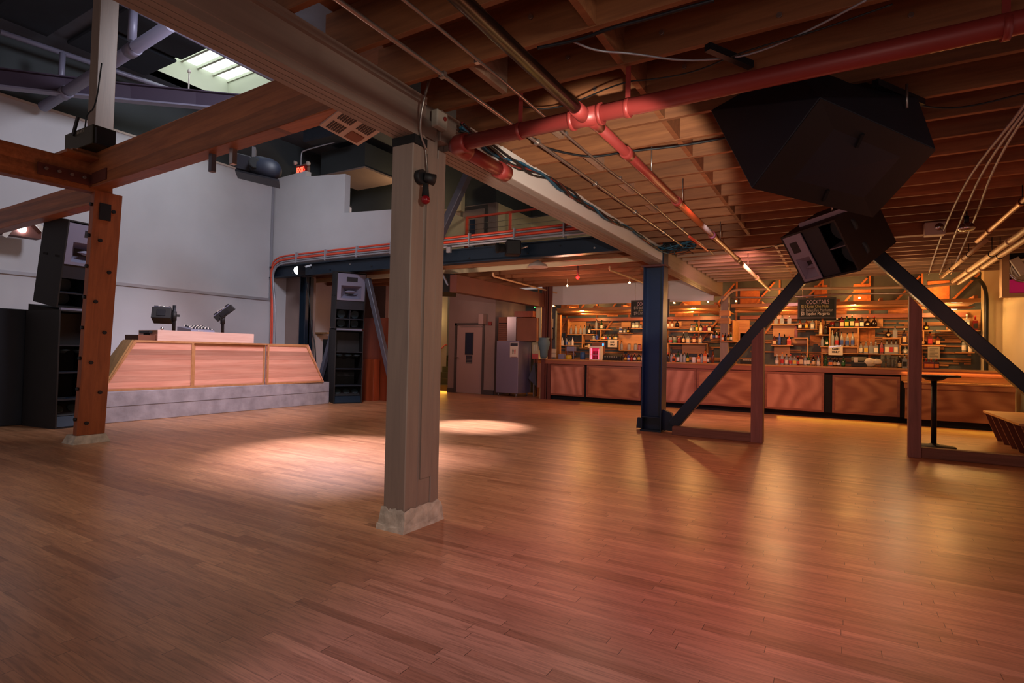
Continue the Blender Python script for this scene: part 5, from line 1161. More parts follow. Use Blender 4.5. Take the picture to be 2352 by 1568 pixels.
shelf('r6', 1904, 2020, 751, 'long top one with eight liquor bottles', braces=((1905, 794), (1970, 810)))
shelf('r7', 1884, 1970, 795, 'clear tall bottles, behind the cash sign')
shelf('r8', 1886, 2087, 811, 'longest and lowest, clear bottles over the till', braces=((2066, 775),))
shelf('f1', 2028, 2067, 775, 'small, two bottles, beside the post by the pedestal table')
shelf('f2', 2066, 2088, 790, 'tiny, half hidden by the post by the pedestal table')
shelf('f3', 2116, 2142, 758, 'short upper one between the post and the blue brace', braces=((2120, 790),))
shelf('f4', 2116, 2172, 792, 'over the grey notice, between post and blue brace')
shelf('f5', 2150, 2252, 758, 'brightly lit top one under the glowing tube by the end wall')
shelf('f6', 2195, 2239, 808, 'small low one with a white bottle by the end wall')
shelf('c1', 1430, 1486, 829, 'x', y0=13.72); shelf('c2', 1528, 1640, 834, 'x', y0=13.72); shelf('c3', 1770, 1950, 838, 'x', y0=13.72); shelf('c4', 2000, 2090, 843, 'x', y0=13.72); shelf('c5', 2117, 2175, 846, 'x', y0=13.72)
for o_ in [o for o in bpy.data.objects if o.name.startswith('wall_shelf') and o.get('label', '').endswith(', x')]:
    for c in list(o.children if False else [k for k in bpy.data.objects if k.parent is o_]): bpy.data.objects.remove(c)
    bpy.data.objects.remove(o_)
for k in ('c1', 'c2', 'c3', 'c4', 'c5'): shelf_at[k] = (CT, '', 13.72)
shelf_at['c1'] = (CT, 'on the counter between the dark till and the blue column', 13.72)
shelf_at['c2'] = (CT, 'on the counter between the blue column and brace', 13.72)
shelf_at['c3'] = (CT, 'on the counter below the chalkboard', 13.72)
shelf_at['c4'] = (CT, 'on the counter beside the heap of cloths', 13.72)
shelf_at['c5'] = (CT, 'on the counter beyond the post by the pedestal table', 13.72)
G = dict(clear=('#b9c0c4', .12), green=('#1f4a24', .12), dark=('#1c100c', .15), amber=('#6b2c0c', .12), red=('#6a1414', .15), blue=('#1f3f9a', .12), orange=('#d2601a', .2), white=('#e4ddd2', .4), cream=('#d9c48e', .4), brown=('#3a1a0c', .15), frost=('#9aa3a0', .4), pink=('#b06a7a', .2))
for k, (c, r) in G.items():
    M['g_'+k] = flat('bottle_'+k, c, r, trans=.55 if k in ('clear', 'pink') else .15 if k in ('green', 'amber') else 0)
L_ = dict(w='#e6ddcb', c='#d8b98a', y='#d6b13c', r='#b8302c', k='#16120f', b='#3a5aa8', o='#e07a28', g='#3f7a44', n=None)
for k, c in L_.items():
    if c: M['l_'+k] = flat('bottle_label_'+k, c, .6)
prof = {
 'n': lambda h, r: [(r*.95, 0), (r, .01), (r, h*.58), (r*.85, h*.66), (r*.36, h*.76), (r*.32, h*.95)],
 's': lambda h, r: [(r*.98, 0), (r, .008), (r, h*.62), (r*.9, h*.69), (r*.36, h*.74), (r*.34, h*.93)],
 'b': lambda h, r: [(r*.95, 0), (r, .008), (r, h*.5), (r*.7, h*.66), (r*.4, h*.78), (r*.36, h*.95)],
 'q': lambda h, r: [(r*.7, 0), (r*1.05, h*.10), (r*1.1, h*.35), (r*.8, h*.55), (r*.3, h*.64), (r*.26, h*.92)],
 'j': lambda h, r: [(r*.96, 0), (r, .01), (r, h*.82), (r*.85, h*.88), (r*.85, h*.95)],
}
ORD = 'first second third fourth fifth sixth seventh eighth ninth tenth eleventh twelfth thirteenth fourteenth fifteenth sixteenth'.split()
NAMEG = dict(clear='clear', green='green', dark='near-black', amber='amber', red='dark red', blue='blue', orange='orange', white='white', cream='cream', brown='brown', frost='frosted', pink='pinkish')
NAMEL = dict(w='white label', c='tan label', y='yellow label', r='red label', k='black label', b='blue label', o='orange label', g='green label', n='no label')
def bottles(key, rows):
    z, phrase, y0 = shelf_at[key]; yy = (y0+SY1_)/2-.02 if y0 > 14.5 else y0+.11
    for i, row in enumerate(rows):
        px, h, kind, g_, l_ = row[:5]; cap = row[5] if len(row) > 5 else 'black'
        d = at(px, 790, 'y', yy); H_ = h*yy/FPX*1.06*.88
        r = {'n': .036, 's': .042, 'b': .03, 'q': .056, 'j': .045}[kind]; r = min(r, H_*.34)
        if kind == 's': n = 4
        else: n = 14
        ph = phrase if y0 < 14 else 'shelf '+phrase
        lab = '%s %s, %s, %s %s' % (NAMEG[g_], 'jar' if kind == 'j' else 'bottle', NAMEL[l_], ORD[i], '')
        short = ph.split(',')[0]
        full = '%s %s with %s, %s along %s %s' % (NAMEG[g_], 'jar' if kind == 'j' else 'bottle', NAMEL[l_], ORD[i], 'those' if y0 < 14 else 'the shelf', phrase)
        wds = full.split()
        t = thing('jar' if kind == 'j' else 'bottle', ' '.join(wds[:16]).rstrip(','), 'jar' if kind == 'j' else 'bottle', (d.x, yy, z+.001), 'jars behind the bar' if kind == 'j' else 'bottles behind the bar')
        mb = MB(); P = prof[kind](H_, r)
        if n == 4: 
            mb.box(d.x-r, d.x+r, yy-r*.75, yy+r*.75, z+.001, z+H_*.66); mb.lathe((d.x, yy, z), [(q_[0], q_[1]) for q_ in P[3:]], 12)
        else: mb.lathe((d.x, yy, z+.001), P, n)
        mb.build('glass_body', 'g_'+g_, t)
        if l_ != 'n' and kind != 'q':
            if n == 4: MB().box(d.x-r*.85, d.x+r*.85, yy-r*.75-.0015, yy-r*.75+.001, z+H_*.12, z+H_*.48).build('paper_label', 'l_'+l_, t)
            else: MB().lathe((d.x, yy, z), [(r*1.015, H_*.12), (r*1.02, H_*.13), (r*1.02, H_*.44), (r*1.015, H_*.45)], 14).build('paper_label', 'l_'+l_, t)
        elif l_ != 'n': MB().cyl((d.x, yy-r*1.1, z+H_*.28), (d.x, yy-r*1.02-.008, z+H_*.28), r*.5, n=12).build('paper_label', 'l_'+l_, t)
        rc = P[-1][0]*1.2
        MB().lathe((d.x, yy, z), [(rc, P[-1][1]-.01), (rc, P[-1][1]+H_*.05), (rc*.3, P[-1][1]+H_*.09)], 10).build('cap', {'black': 'black', 'white': 'white', 'red': 'l_r', 'orange': 'l_o', 'zinc': 'zinc'}[cap], t)
bottles('s1', [(1311, 23, 'n', 'clear', 'n'), (1322, 24, 'n', 'clear', 'n'), (1333, 22, 'n', 'clear', 'n'), (1342, 23, 's', 'clear', 'n'), (1353, 26, 'n', 'dark', 'w'), (1361, 22, 'n', 'dark', 'n')])
bottles('s2', [(1369, 26, 'n', 'clear', 'n'), (1381, 24, 'n', 'green', 'w')])
bottles('s3', [(1364, 12, 'j', 'clear', 'n'), (1371, 13, 'j', 'blue', 'n', 'zinc')]+[(1383+i*4.55, 16, 'b', ('dark', 'brown', 'dark', 'green')[i % 4], 'ywrbckyw'[i]) for i in range(8)])
bottles('s4', [(1291, 21, 's', 'white', 'n', 'white'), (1301, 22, 'n', 'clear', 'b'), (1308, 17, 's', 'clear', 'c'), (1315, 21, 'n', 'white', 'n', 'white')])
bottles('s5', [(1339, 14, 'b', 'dark', 'n'), (1347, 12, 'j', 'dark', 'c'), (1353, 10, 'j', 'cream', 'n')])
bottles('s6', [(1425, 13, 'j', 'blue', 'w', 'white'), (1435, 13, 'q', 'clear', 'w'), (1443.5, 15, 'q', 'dark', 'y')])
bottles('s7', [(1454, 15, 'j', 'clear', 'w'), (1462, 16, 'j', 'clear', 'w'), (1471, 9, 'j', 'clear', 'n'), (1480, 18, 's', 'amber', 'c')])
bottles('s8', [(1428, 22, 'n', 'clear', 'n'), (1445, 16, 'j', 'clear', 'n'), (1460, 16, 'j', 'clear', 'n'), (1469, 15, 'j', 'pink', 'n'), (1479, 16, 'j', 'clear', 'n')])
bottles('m1', [(1533, 20, 'n', 'amber', 'w'), (1543, 20, 'n', 'amber', 'w', 'orange'), (1554.5, 20, 'q', 'dark', 'n', 'red')])
bottles('m2', [(1588, 19, 'q', 'clear', 'w'), (1600, 23, 'n', 'green', 'y'), (1609, 20, 'n', 'dark', 'w'), (1619, 16, 's', 'red', 'n'), (1629, 19, 's', 'dark', 'w', 'red')])
bottles('m3', [(1540, 17, 'j', 'clear', 'r'), (1549.5, 17, 'j', 'clear', 'g'), (1560, 15, 'j', 'red', 'n', 'zinc'), (1569.5, 26, 'n', 'dark', 'c', 'white'), (1580.5, 20, 's', 'clear', 'c'), (1594.5, 22, 's', 'amber', 'c', 'red'), (1608.5, 21, 's', 'clear', 'c')])
bottles('m4', [(1634, 12, 'b', 'white', 'c'), (1640, 16, 'b', 'dark', 'b'), (1646, 17, 'b', 'green', 'w', 'white'), (1652, 15, 'b', 'brown', 'r')])
bottles('m5', [(1660, 17, 'b', 'orange', 'w'), (1665.5, 18, 'b', 'dark', 'k'), (1672, 17, 'b', 'brown', 'y', 'orange'), (1678.5, 19, 'b', 'green', 'w', 'white')])
bottles('m9', [(1738.5, 20, 'q', 'amber', 'y')]); bottles('m10', [(1736.5, 24, 's', 'amber', 'n')])
bottles('r1', [(1782, 16, 's', 'clear', 'n'), (1796, 19, 's', 'clear', 'n'), (1812.5, 17, 's', 'clear', 'n', 'white')])
bottles('r2', [(1837, 21, 'n', 'amber', 'w'), (1852, 21, 'n', 'amber', 'y'), (1866, 21, 's', 'clear', 'w')])
bottles('r4', [(1828, 28, 'n', 'pink', 'n')])
bottles('r5', [(1884.5, 29, 'n', 'cream', 'w'), (1896, 29, 'n', 'dark', 'k')])
bottles('r3', [(1778.5, 20, 's', 'amber', 'c'), (1790, 26, 'n', 'blue', 'b'), (1801.5, 24, 's', 'dark', 'k'), (1812.5, 20, 's', 'orange', 'r', 'red')])
bottles('r6', [(1911, 12, 'j', 'red', 'k'), (1922, 19, 's', 'dark', 'k', 'white'), (1933, 22, 's', 'red', 'c'), (1944.5, 24, 's', 'green', 'y'), (1956.5, 26, 's', 'green', 'c', 'white'), (1967.5, 19, 's', 'amber', 'c', 'orange'), (1979, 21, 's', 'dark', 'w'), (1992, 22, 'q', 'dark', 'c', 'orange'), (2007.5, 23, 'q', 'dark', 'n', 'red')])
bottles('r7', [(1889, 20, 'n', 'clear', 'n', 'white'), (1899.5, 22, 'q', 'green', 'w'), (1911.5, 33, 'n', 'frost', 'n', 'white'), (1921.5, 29, 'n', 'clear', 'r', 'white'), (1933, 30, 'n', 'clear', 'b'), (1946, 28, 'n', 'clear', 'b'), (1958.5, 30, 'n', 'clear', 'b')])
bottles('r8', [(1977.5, 23, 'n', 'clear', 'w'), (1989, 24, 's', 'clear', 'y', 'zinc'), (2000.5, 24, 's', 'clear', 'n', 'white'), (2011.5, 24, 's', 'clear', 'w', 'white'), (2025, 26, 'n', 'pink', 'r'), (2037, 28, 's', 'clear', 'w'), (2047.5, 28, 's', 'clear', 'r'), (2058, 28, 's', 'clear', 'w'), (2079, 16, 'q', 'clear', 'w', 'white')])
bottles('f1', [(2040, 19, 'q', 'dark', 'c'), (2055.5, 23, 's', 'clear', 'n')]); bottles('f2', [(2077, 32, 's', 'dark', 'c', 'white')])
bottles('f3', [(2127, 17, 'q', 'dark', 'y')]); bottles('f4', [(2119, 17, 'q', 'dark', 'c', 'red'), (2136, 26, 's', 'amber', 'r'), (2154, 19, 's', 'amber', 'c')])
bottles('f5', [(2183, 31, 's', 'clear', 'w'), (2220.5, 31, 's', 'clear', 'w', 'white'), (2240, 28, 's', 'red', 'k', 'red')]); bottles('f6', [(2214, 28, 'n', 'clear', 'w'), (2228.5, 36, 'n', 'white', 'n', 'zinc')])
bottles('c1', [(1437, 17, 'n', 'amber', 'y'), (1444.5, 17, 'n', 'blue', 'w'), (1451, 16, 'n', 'red', 'r'), (1458, 19, 'n', 'dark', 'w', 'red'), (1468, 22, 'n', 'dark', 'y'), (1476.5, 20, 'n', 'clear', 'w'), (1483, 18, 'n', 'dark', 'w')])
bottles('c2', [(1529.5, 22, 'n', 'dark', 'c'), (1535, 22, 'n', 'dark', 'k', 'red'), (1543, 22, 'n', 'clear', 'n'), (1548.5, 18, 's', 'orange', 'k', 'white'), (1557.5, 26, 'n', 'green', 'w'), (1565, 23, 'n', 'frost', 'n'), (1572.5, 23, 'n', 'frost', 'n'), (1579.5, 22, 'n', 'green', 'y'), (1594, 15, 'j', 'white', 'w', 'black'), (1606, 19, 's', 'orange', 'c'), (1612, 22, 'n', 'clear', 'n'), (1620, 32, 's', 'orange', 'c'), (1626, 22, 'n', 'dark', 'w', 'white'), (1638, 30, 'n', 'amber', 'n')])
bottles('c3', [(1785, 22, 'n', 'clear', 'w', 'white'), (1797, 27, 'n', 'clear', 'r', 'orange'), (1807, 24, 'n', 'clear', 'w'), (1816, 23, 'n', 'clear', 'r', 'red'), (1825.5, 22, 's', 'clear', 'y'), (1833, 20, 'n', 'dark', 'r', 'red'), (1841, 26, 's', 'amber', 'c'), (1850, 24, 'n', 'clear', 'w'), (1857.5, 25, 'n', 'green', 'w'), (1869, 22, 'n', 'dark', 'c', 'red'), (1880, 21, 'b', 'clear', 'w', 'red'), (1897, 25, 'n', 'green', 'n'), (1908, 18, 's', 'dark', 'o'), (1918, 19, 'n', 'dark', 'c'), (1926.5, 18, 'n', 'dark', 'w'), (1937.5, 19, 'n', 'green', 'g'), ])
bottles('c4', [(2067, 23, 'n', 'dark', 'c', 'zinc'), (2078, 27, 's', 'clear', 'k')]); bottles('c5', [(2128, 20, 's', 'red', 'o', 'red'), (2139, 20, 's', 'red', 'o', 'orange'), (2151, 20, 's', 'brown', 'o', 'red')])
# cup stacks
for px, h, lab in ((2028, 28, 'tall stack of clear plastic cups, nearest the cloths'), (2041, 27, 'tall stack of greenish plastic cups between two clear stacks'), (2051, 26, 'clear cup stack standing next to the greenish one'), (2057, 24, 'clear cup stack nearest the dark bottles by the post')):
    p = at(px, 840, 'y', 13.84); H_ = h*13.84/FPX*.95; t = MB()
    for i in range(int(H_/.03)): t.lathe((p.x, 13.84, CT+i*.03), [(.032, 0), (.044, .028), (.040, .03), (.030, .003)], 14)
    tag(t.build('cup_stack', 'glass'), lab, 'cups', 'plastic cup stacks on the counter')
p = at(2001, 832, 'y', 13.84); t = MB()
for i in range(7): t.lathe((p.x+random.uniform(-.1, .12), 13.84+random.uniform(-.05, .05), CT+.002+.012*i), [(.06, 0), (.10, .02), (.11, .06), (.07, .10), (.01, .115)], 12)
tag(t.build('cloth_heap', 'paper'), 'heap of crumpled pale cloths on the counter beside the till', 'cloths')
def till(px0, px1, h, lab):
    a_, b_ = at(px0, 830, 'y', 13.75), at(px1, 830, 'y', 13.75); t = thing('till', lab, 'till', ((a_.x+b_.x)/2, 13.75, CT)); H_ = h*13.75/FPX
    MB().hexa([(a_.x, 13.7, CT), (b_.x, 13.7, CT), (b_.x, 13.9, CT), (a_.x, 13.9, CT), (a_.x, 13.74, CT+H_*.6), (b_.x, 13.74, CT+H_*.6), (b_.x, 13.88, CT+H_), (a_.x, 13.88, CT+H_)]).build('case', 'black', t, bevel=.01)
    for i in range(8): MB().box(a_.x+.06+i*(b_.x-a_.x-.12)/8, a_.x+.09+i*(b_.x-a_.x-.12)/8, 13.715, 13.725, CT+.08, CT+.1).build('key_block', 'paperg', t)
    return t, a_, b_, H_
till(1374, 1426, 17, 'dark till on the counter beside the red-lit little fridge')
t, a_, b_, H_ = till(1955, 1991, 20, 'dark till with a small white paper, on the counter below the long top shelf'); MB().box(a_.x+.05, a_.x+.12, 13.70, 13.72, CT+.1, CT+.2).build('paper_note', 'paper', t)
till(1700, 1745, 10, 'low dark till on the counter behind the rough post')
# little glowing fridge
a_, b_ = at(1355, 826, 'y', 13.6), at(1381, 795, 'y', 13.6)
t = thing('counter_fridge', 'little white display fridge glowing pink-red on the counter', 'fridge', ((a_.x+b_.x)/2, 13.6, CT)); z1 = b_.z
ring_plate(MB(), Fr((a_.x, 13.55, CT), (1, 0, 0), (0, 0, 1), (0, 1, 0)), 0, b_.x-a_.x, 0, z1-CT, .03, b_.x-a_.x-.04, .02, z1-CT-.04, 0, .18).build('fridge_case', 'white', t)
MB().box(a_.x+.03, b_.x-.04, 13.70, 13.725, CT+.02, z1-.04).build('inner_back', 'magenta', t)
MB().box(a_.x+.035, a_.x+.055, 13.57, 13.6, CT+.02, z1-.05).build('light_tube', 'fridgeglow', t); MB().box(b_.x-.06, b_.x-.045, 13.57, 13.6, CT+.02, z1-.08).build('light_tube', 'fridgeglow', t)
MB().box(a_.x+.03, b_.x-.04, 13.56, 13.7, CT+.13, CT+.14).build('wire_shelf', 'zinc', t)
for i in range(5):
    for z in (CT+.02, CT+.14): MB().cyl((a_.x+.08+i*.035, 13.64, z), (a_.x+.08+i*.035, 13.64, z+.09), .013, n=8).build('can', 'blue' if False else 'g_red', t)
q = at(1350, 792, 'y', 13.85); t = thing('coffee_machine', 'dark machine with a glowing blue light behind the little fridge', 'machine', (q.x, 13.95, CT)); MB().box(at(1365, 800, 'y', 13.95).x, at(1392, 800, 'y', 13.95).x, 13.74, 13.89, CT, at(1380, 786, 'y', 13.8).z).build('machine_body', 'mdf', t, bevel=.02); q = at(1385, 791, 'y', 13.73); MB().box(q.x-.02, q.x+.02, 13.73, 13.74, q.z-.03, q.z+.03).build('blue_light', 'ledblue', t)
for (a0, b0, c0, d0, mt, nm, lab, cat) in ((1331, 1344, 808, 824, 'blueplastic', 'plastic_jug', 'blue plastic jug on the counter beside the yellow tub', 'jug'), (1299, 1312, 815, 824, 'yellow', 'plastic_tub', 'yellow rounded tub on the counter near the ice-machine end', 'tub'), (1283, 1296, 813, 823, 'greypipe', 'napkin_box', 'lilac-grey box on the counter beside the yellow tub', 'box'), (1302, 1320, 796, 806, 'greypipe', 'paper_bundle', 'grey folded bundle above the yellow tub', 'bundle')):
    p, q = at(a0, d0, 'y', 13.75), at(b0, c0, 'y', 13.75); z0 = CT if d0 > 820 or nm == 'plastic_jug' else p.z
    if 'tub' in nm or 'jug' in nm: t = MB().lathe(((p.x+q.x)/2, 13.78, z0), [((q.x-p.x)/2*.9, 0), ((q.x-p.x)/2, (q.z-z0)*.5), ((q.x-p.x)/2*.8, (q.z-z0))], 16)
    else: t = MB().box(p.x, q.x, 13.72, 13.86, z0, q.z)
    if nm == 'paper_bundle': t.box(p.x+.02, p.x+.04, 13.74, 13.76, CT, z0); t.box(q.x-.04, q.x-.02, 13.74, 13.76, CT, z0)
    tag(t.build(nm, mt, bevel=.004), lab, cat)
# signs
def board(px0, px1, py0, py1, y, nm, lab, mat, fr=None, chain=None):
    a_, b_ = at(px0, py1, 'y', y), at(px1, py0, 'y', y); t = thing(nm, lab, 'sign', (a_.x, y, a_.z))
    MB().box(a_.x, b_.x, y, y+.015, a_.z, b_.z).build('sheet', mat, t)
    if fr: ring_plate(MB(), Fr((a_.x, y-.012, a_.z), (1, 0, 0), (0, 0, 1), (0, 1, 0)), 0, b_.x-a_.x, 0, b_.z-a_.z, .035, b_.x-a_.x-.035, .035, b_.z-a_.z-.035, 0, .03).build('board_frame', fr, t)
    if chain:
        for xx in chain: 
            xx = at(xx, py0, 'y', y).x; MB().cyl((xx, y, b_.z-.01), (xx, y, 3.2), .005, n=6).build('hanging_chain', 'zinc', t)
    return t, a_, b_
t, a_, b_ = board(1832, 1921, 682, 732, 13.2, 'chalkboard', 'framed chalkboard listing COCKTAILS, fully visible between the blue braces', 'chalk', 'chalkf', (1843, 1908))
W_ = b_.x-a_.x; HH = b_.z-a_.z
M['chalkpink'] = flat('pink_chalk', '#b59aa0', .9); M['chalky'] = flat('yellow_chalk', '#a79b62', .9)
for (s_, u, v, sz, mt) in (('COCKTAILS', .22, .70, .12, 'chalkpink'), ('$10 Ketel One Mule', .09, .52, .092, 'chalky'), ('$9  Bulleit Rye Manhattan', .09, .34, .085, 'paperg'), ('$8  Espolon Margarita', .09, .17, .09, 'paper')):
    text('lettering', s_, (a_.x+W_*u, 13.196, a_.z+HH*v), (1, 0, 0), (0, 0, 1), sz, mt, t, xs=.66)
t, a_, b_ = board(1449, 1538, 687, 729, 13.2, 'chalkboard', 'framed chalkboard half hidden behind the blue column, only COCKTA showing', 'chalk', 'chalkf', (1459,))
W_ = b_.x-a_.x; HH = b_.z-a_.z
for (s_, u, v, sz, mt) in (('COCKTAILS', .16, .68, .13, 'chalkpink'), ('$10 Jackhammer', .08, .48, .105, 'paperg'), ('rye, lime and bitters', .20, .36, .055, 'chalky'), ('$9 Crimen', .08, .16, .11, 'paperg')):
    text('lettering', s_, (a_.x+W_*u, 13.196, a_.z+HH*v), (1, 0, 0), (0, 0, 1), sz, mt, t, xs=.66)
for (p4, y, lab) in (((1396, 1417.5, 780, 797), 14.85, 'white CASH ONLY sheet under the row of beers'), ((1903, 1936, 794, 815), 14.84, 'taped CASH ONLY sheet with shiny tape under the clear tall bottles')):
    t, a_, b_ = board(*p4, y, 'paper_sign', lab, 'paper'); W_ = b_.x-a_.x; HH = b_.z-a_.z
    for s_, v in (('CASH', .58), ('ONLY', .25)): text('lettering', s_, (a_.x+W_/2, y-.003, a_.z+HH*v), (1, 0, 0), (0, 0, 1), HH*.26, 'ink', t, align='CENTER', thick=.003)
    if p4[0] > 1800: MB().bar((a_.x+.02, y-.004, b_.z-.03), (b_.x-.03, y-.004, b_.z-.0), .004, .03).build('shiny_tape', 'chrome', t)
t, a_, b_ = board(2131, 2159, 796, 825, 14.84, 'paper_sign', 'grey printed notice sheet under the shelf between post and blue brace', 'paperg')
W_ = b_.x-a_.x; HH = b_.z-a_.z
for i in range(9): MB().box(a_.x+.03, a_.x+W_*(.85 if i % 3 else .6), 14.837, 14.839, a_.z+HH*(.12+.09*i), a_.z+HH*(.12+.09*i)+.005).build('text_line', 'ink', t)
# glowing tube and tiny lamps at the end of the back bar
q = at(2190, 708, 'y', 14.7); tag(MB().tube([q+Vector((-.14, 0, .02)), q+Vector((-.05, 0, -.01)), q+Vector((.05, 0, -.01)), q+Vector((.14, 0, .02))], .014, 8, 2).build('glowing_tube', 'neon'), 'curved glowing tube lamp over the brightly lit shelf by the end wall', 'lamp')
lamp('POINT', (q.x, q.y-.02, q.z-.1), 9, (1, .62, .22), size=.05)
for px, py, lab in ((1271, 703, 'at the ice-machine end'), (1548, 694, 'just past the blue column'), (1626, 690, 'beside the pillar head'), (1690, 690, 'just past the pillar'), (1812, 688, 'over the chalkboard corner'), (1974, 683, 'between the two blue braces')):
    q = at(px, py, 'y', 14.3); z = 2.56
    t = thing('canopy_lamp', 'small glowing lamp lying on the slatted canopy '+lab, 'lamp', (q.x, 14.3, z)); MB().ball((q.x, 14.3, z+.02), .016, 12, 8).build('bulb', 'lampwarm', t); MB().box(q.x-.02, q.x+.02, 14.33, 14.40, z-.0, z+.03).build('socket', 'white', t)
# orange post, pictures, teal bag at the end of the bar
q = at(1278, 725, 'y', 14.2); tag(MB().box(at(1275.5, 770, 'y', 14.2).x, at(1286, 770, 'y', 14.2).x, 14.2, 14.3, 0, at(1280, 723, 'y', 14.2).z).build('timber_post', 'counter'), 'orange-lit plain timber post at the ice-machine end of the shelves', 'post')
for (p4, lab, mt, fr) in (((1263, 1270, 732, 752), 'small cream framed picture on the pier beside the orange-lit post', 'cream', None), ((1262, 1272, 755, 778), 'small dark-framed picture below the cream one, beside the orange-lit post', 'cream', 'chalkf'), ((1266, 1277, 801, 810), 'upper of two small cream cards stacked at the bar end', 'cream', None), ((1266, 1277, 811, 820), 'lower of two small cream cards stacked at the bar end', 'cream', None)):
    y = 13.85; a_, b_ = at(p4[0], p4[3], 'y', y), at(p4[1], p4[2], 'y', y)
    t = thing('picture' if p4[2] < 790 else 'card_box', lab, 'picture' if p4[2] < 790 else 'box', (a_.x, y, a_.z)); MB().box(a_.x, b_.x, y, y+.03, a_.z, b_.z).build('card', mt, t)
    if fr: ring_plate(MB(), Fr((a_.x-.02, y-.02, a_.z-.02), (1, 0, 0), (0, 0, 1), (0, 1, 0)), 0, b_.x-a_.x+.04, 0, b_.z-a_.z+.04, .035, b_.x-a_.x+.005, .035, b_.z-a_.z+.005, 0, .03).build('picture_frame', fr, t)
struct(MB().box(at(1257, 770, 'y', 13.9).x, at(1276, 770, 'y', 13.9).x, 13.88, 13.98, 0, 2.5).build('wall_bar_pier', 'slate'))
q = at(1252, 800, 'y', 13.12); tag(MB().lathe((q.x, 13.05, 1.09), [(.07, 0), (.10, .05), (.11, .2), (.15, .33), (.16, .42), (.13, .50), (.15, .54)], 14).build('plastic_bag', 'tarp'), 'blue-grey plastic bag hung on the red-brown post at the end of the bar', 'bag')
tag(MB().box(bx(1240, 13.1), bx(1254, 13.1), 13.08, 13.16, CT+.0, at(1247, 800, 'y', 13.1).z).build('mint_tub', 'cream'), 'pale tub under the blue-grey bag at the end of the bar', 'tub')

# ================================================================ ICE MACHINE CORNER
a_, b_ = at(1139, 899, 'y', 13.22), at(1191.5, 783, 'y', 13.22)
t = thing('steel_fridge', 'tall stainless steel door cabinet on short legs beside the mauve door', 'fridge', (a_.x, 13.22, 0))
fz = .10; MB().box(a_.x, b_.x, 13.25, 13.95, fz, b_.z).build('cabinet_body', 'fridge', t); MB().box(a_.x, b_.x, 13.21, 13.25, fz, b_.z).build('door', 'fridge', t, bevel=.006)
for xx in (a_.x+.05, b_.x-.08):
    for yy in (13.27, 13.88): MB().cyl((xx, yy, 0), (xx, yy, fz), .017, n=10).build('leg', 'alu', t)
p, q = at(1171, 820, 'y', 13.2), at(1190, 787, 'y', 13.2)
s_ = thing('paper_sign', 'white warning poster with a dark and a red figure on the steel cabinet', 'sign', (p.x, 13.2, p.z)); MB().box(p.x, q.x, 13.202, 13.208, p.z, q.z).build('sheet', 'paper', s_)
MB().box(p.x+.01, q.x-.01, 13.199, 13.202, q.z-.09, q.z-.01).build('header_band', 'signdark', s_); MB().box(p.x+.02, q.x-.02, 13.199, 13.202, p.z+.005, p.z+.015).build('footer_band', 'exitbg', s_)
for k, mt in ((.38, 'ink'), (.62, 'l_r')):
    xx = p.x+(q.x-p.x)*k; zz = p.z+.12
    MB().cyl((xx, 13.2015, zz+.10), (xx, 13.199, zz+.10), .014, n=12).box(xx-.018, xx+.018, 13.199, 13.2015, zz+.035, zz+.085).box(xx-.014, xx-.002, 13.199, 13.2015, zz-.03, zz+.035).box(xx+.002, xx+.014, 13.199, 13.2015, zz-.03, zz+.035).build('figure', mt, s_)
p, q = at(1070, 834, 'y', 13.41), at(1084.5, 816, 'y', 13.41)
s_ = thing('door_notice', 'small dark blue notice with pale print under the door window', 'sign', (p.x, 13.41, p.z)); MB().box(p.x, q.x, 13.408, 13.414, p.z, q.z).build('sheet', 'signdark', s_)
for i in range(4): MB().box(p.x+.02, q.x-.02, 13.405, 13.408, p.z+.02+.045*i, p.z+.03+.045*i).build('print_band', 'paperg', s_)
p, q = at(1102, 745, 'y', 13.3), at(1113.5, 721, 'y', 13.3); tag(MB().box(p.x, q.x, 13.22, 13.39, p.z, q.z).build('door_controller', 'doorp', bevel=.005), 'pinkish box over the corner of the mauve door', 'box')
p, q = at(1118, 747, 'y', 13.3), at(1126, 738, 'y', 13.3); tag(MB().box(p.x, q.x, 13.35, 13.39, p.z, q.z).build('fire_alarm', 'exitbg', bevel=.004), 'small red fire alarm on the wall beside the mauve door', 'alarm')
z0 = b_.z; c_ = at(1232, 755, 'y', 13.35); zt_ = at(1160, 728, 'y', 13.35).z
t = thing('ice_maker', 'ice maker with dark louvres, steel strip and brown side, on top of the steel cabinet', 'ice maker', (a_.x+.3, 13.35, z0+.005))
xa_, xb_, xc_ = at(1145, 750, 'y', 13.35).x, at(1166, 750, 'y', 13.35).x, at(1186, 750, 'y', 13.35).x
MB().box(xa_, xb_, 13.35, 13.95, z0+.005, zt_).build('louvre_panel', 'mdf', t)
for k in range(9): MB().box(xa_+.02, xb_-.02, 13.335, 13.35, z0+.05+k*.055, z0+.07+k*.055).build('louvre', 'blackd', t)
MB().box(xb_, xc_, 13.33, 13.95, z0+.005, zt_).build('steel_strip', 'alu', t); MB().box(xc_, c_.x, 13.36, 13.95, z0+.005, zt_-.03).build('side_panel', 'mdf', t)
p = at(1181, 728, 'y', 13.5); q = at(1224, 714, 'y', 13.5); tag(MB().box(p.x, q.x, 13.5, 13.85, zt_+.0, zt_+.17).build('cardboard_box', 'redply', bevel=.004), 'orange-brown cardboard box on top of the ice maker', 'box')
struct(MB().box(b_.x+.1, at(1257, 770, 'y', 14.3).x, 14.35, 14.4, 0, 3.2).build('wall_ice_corner', 'greywall'))
a2, b2 = at(1193, 823, 'y', 13.9), at(1236, 786, 'y', 13.9)
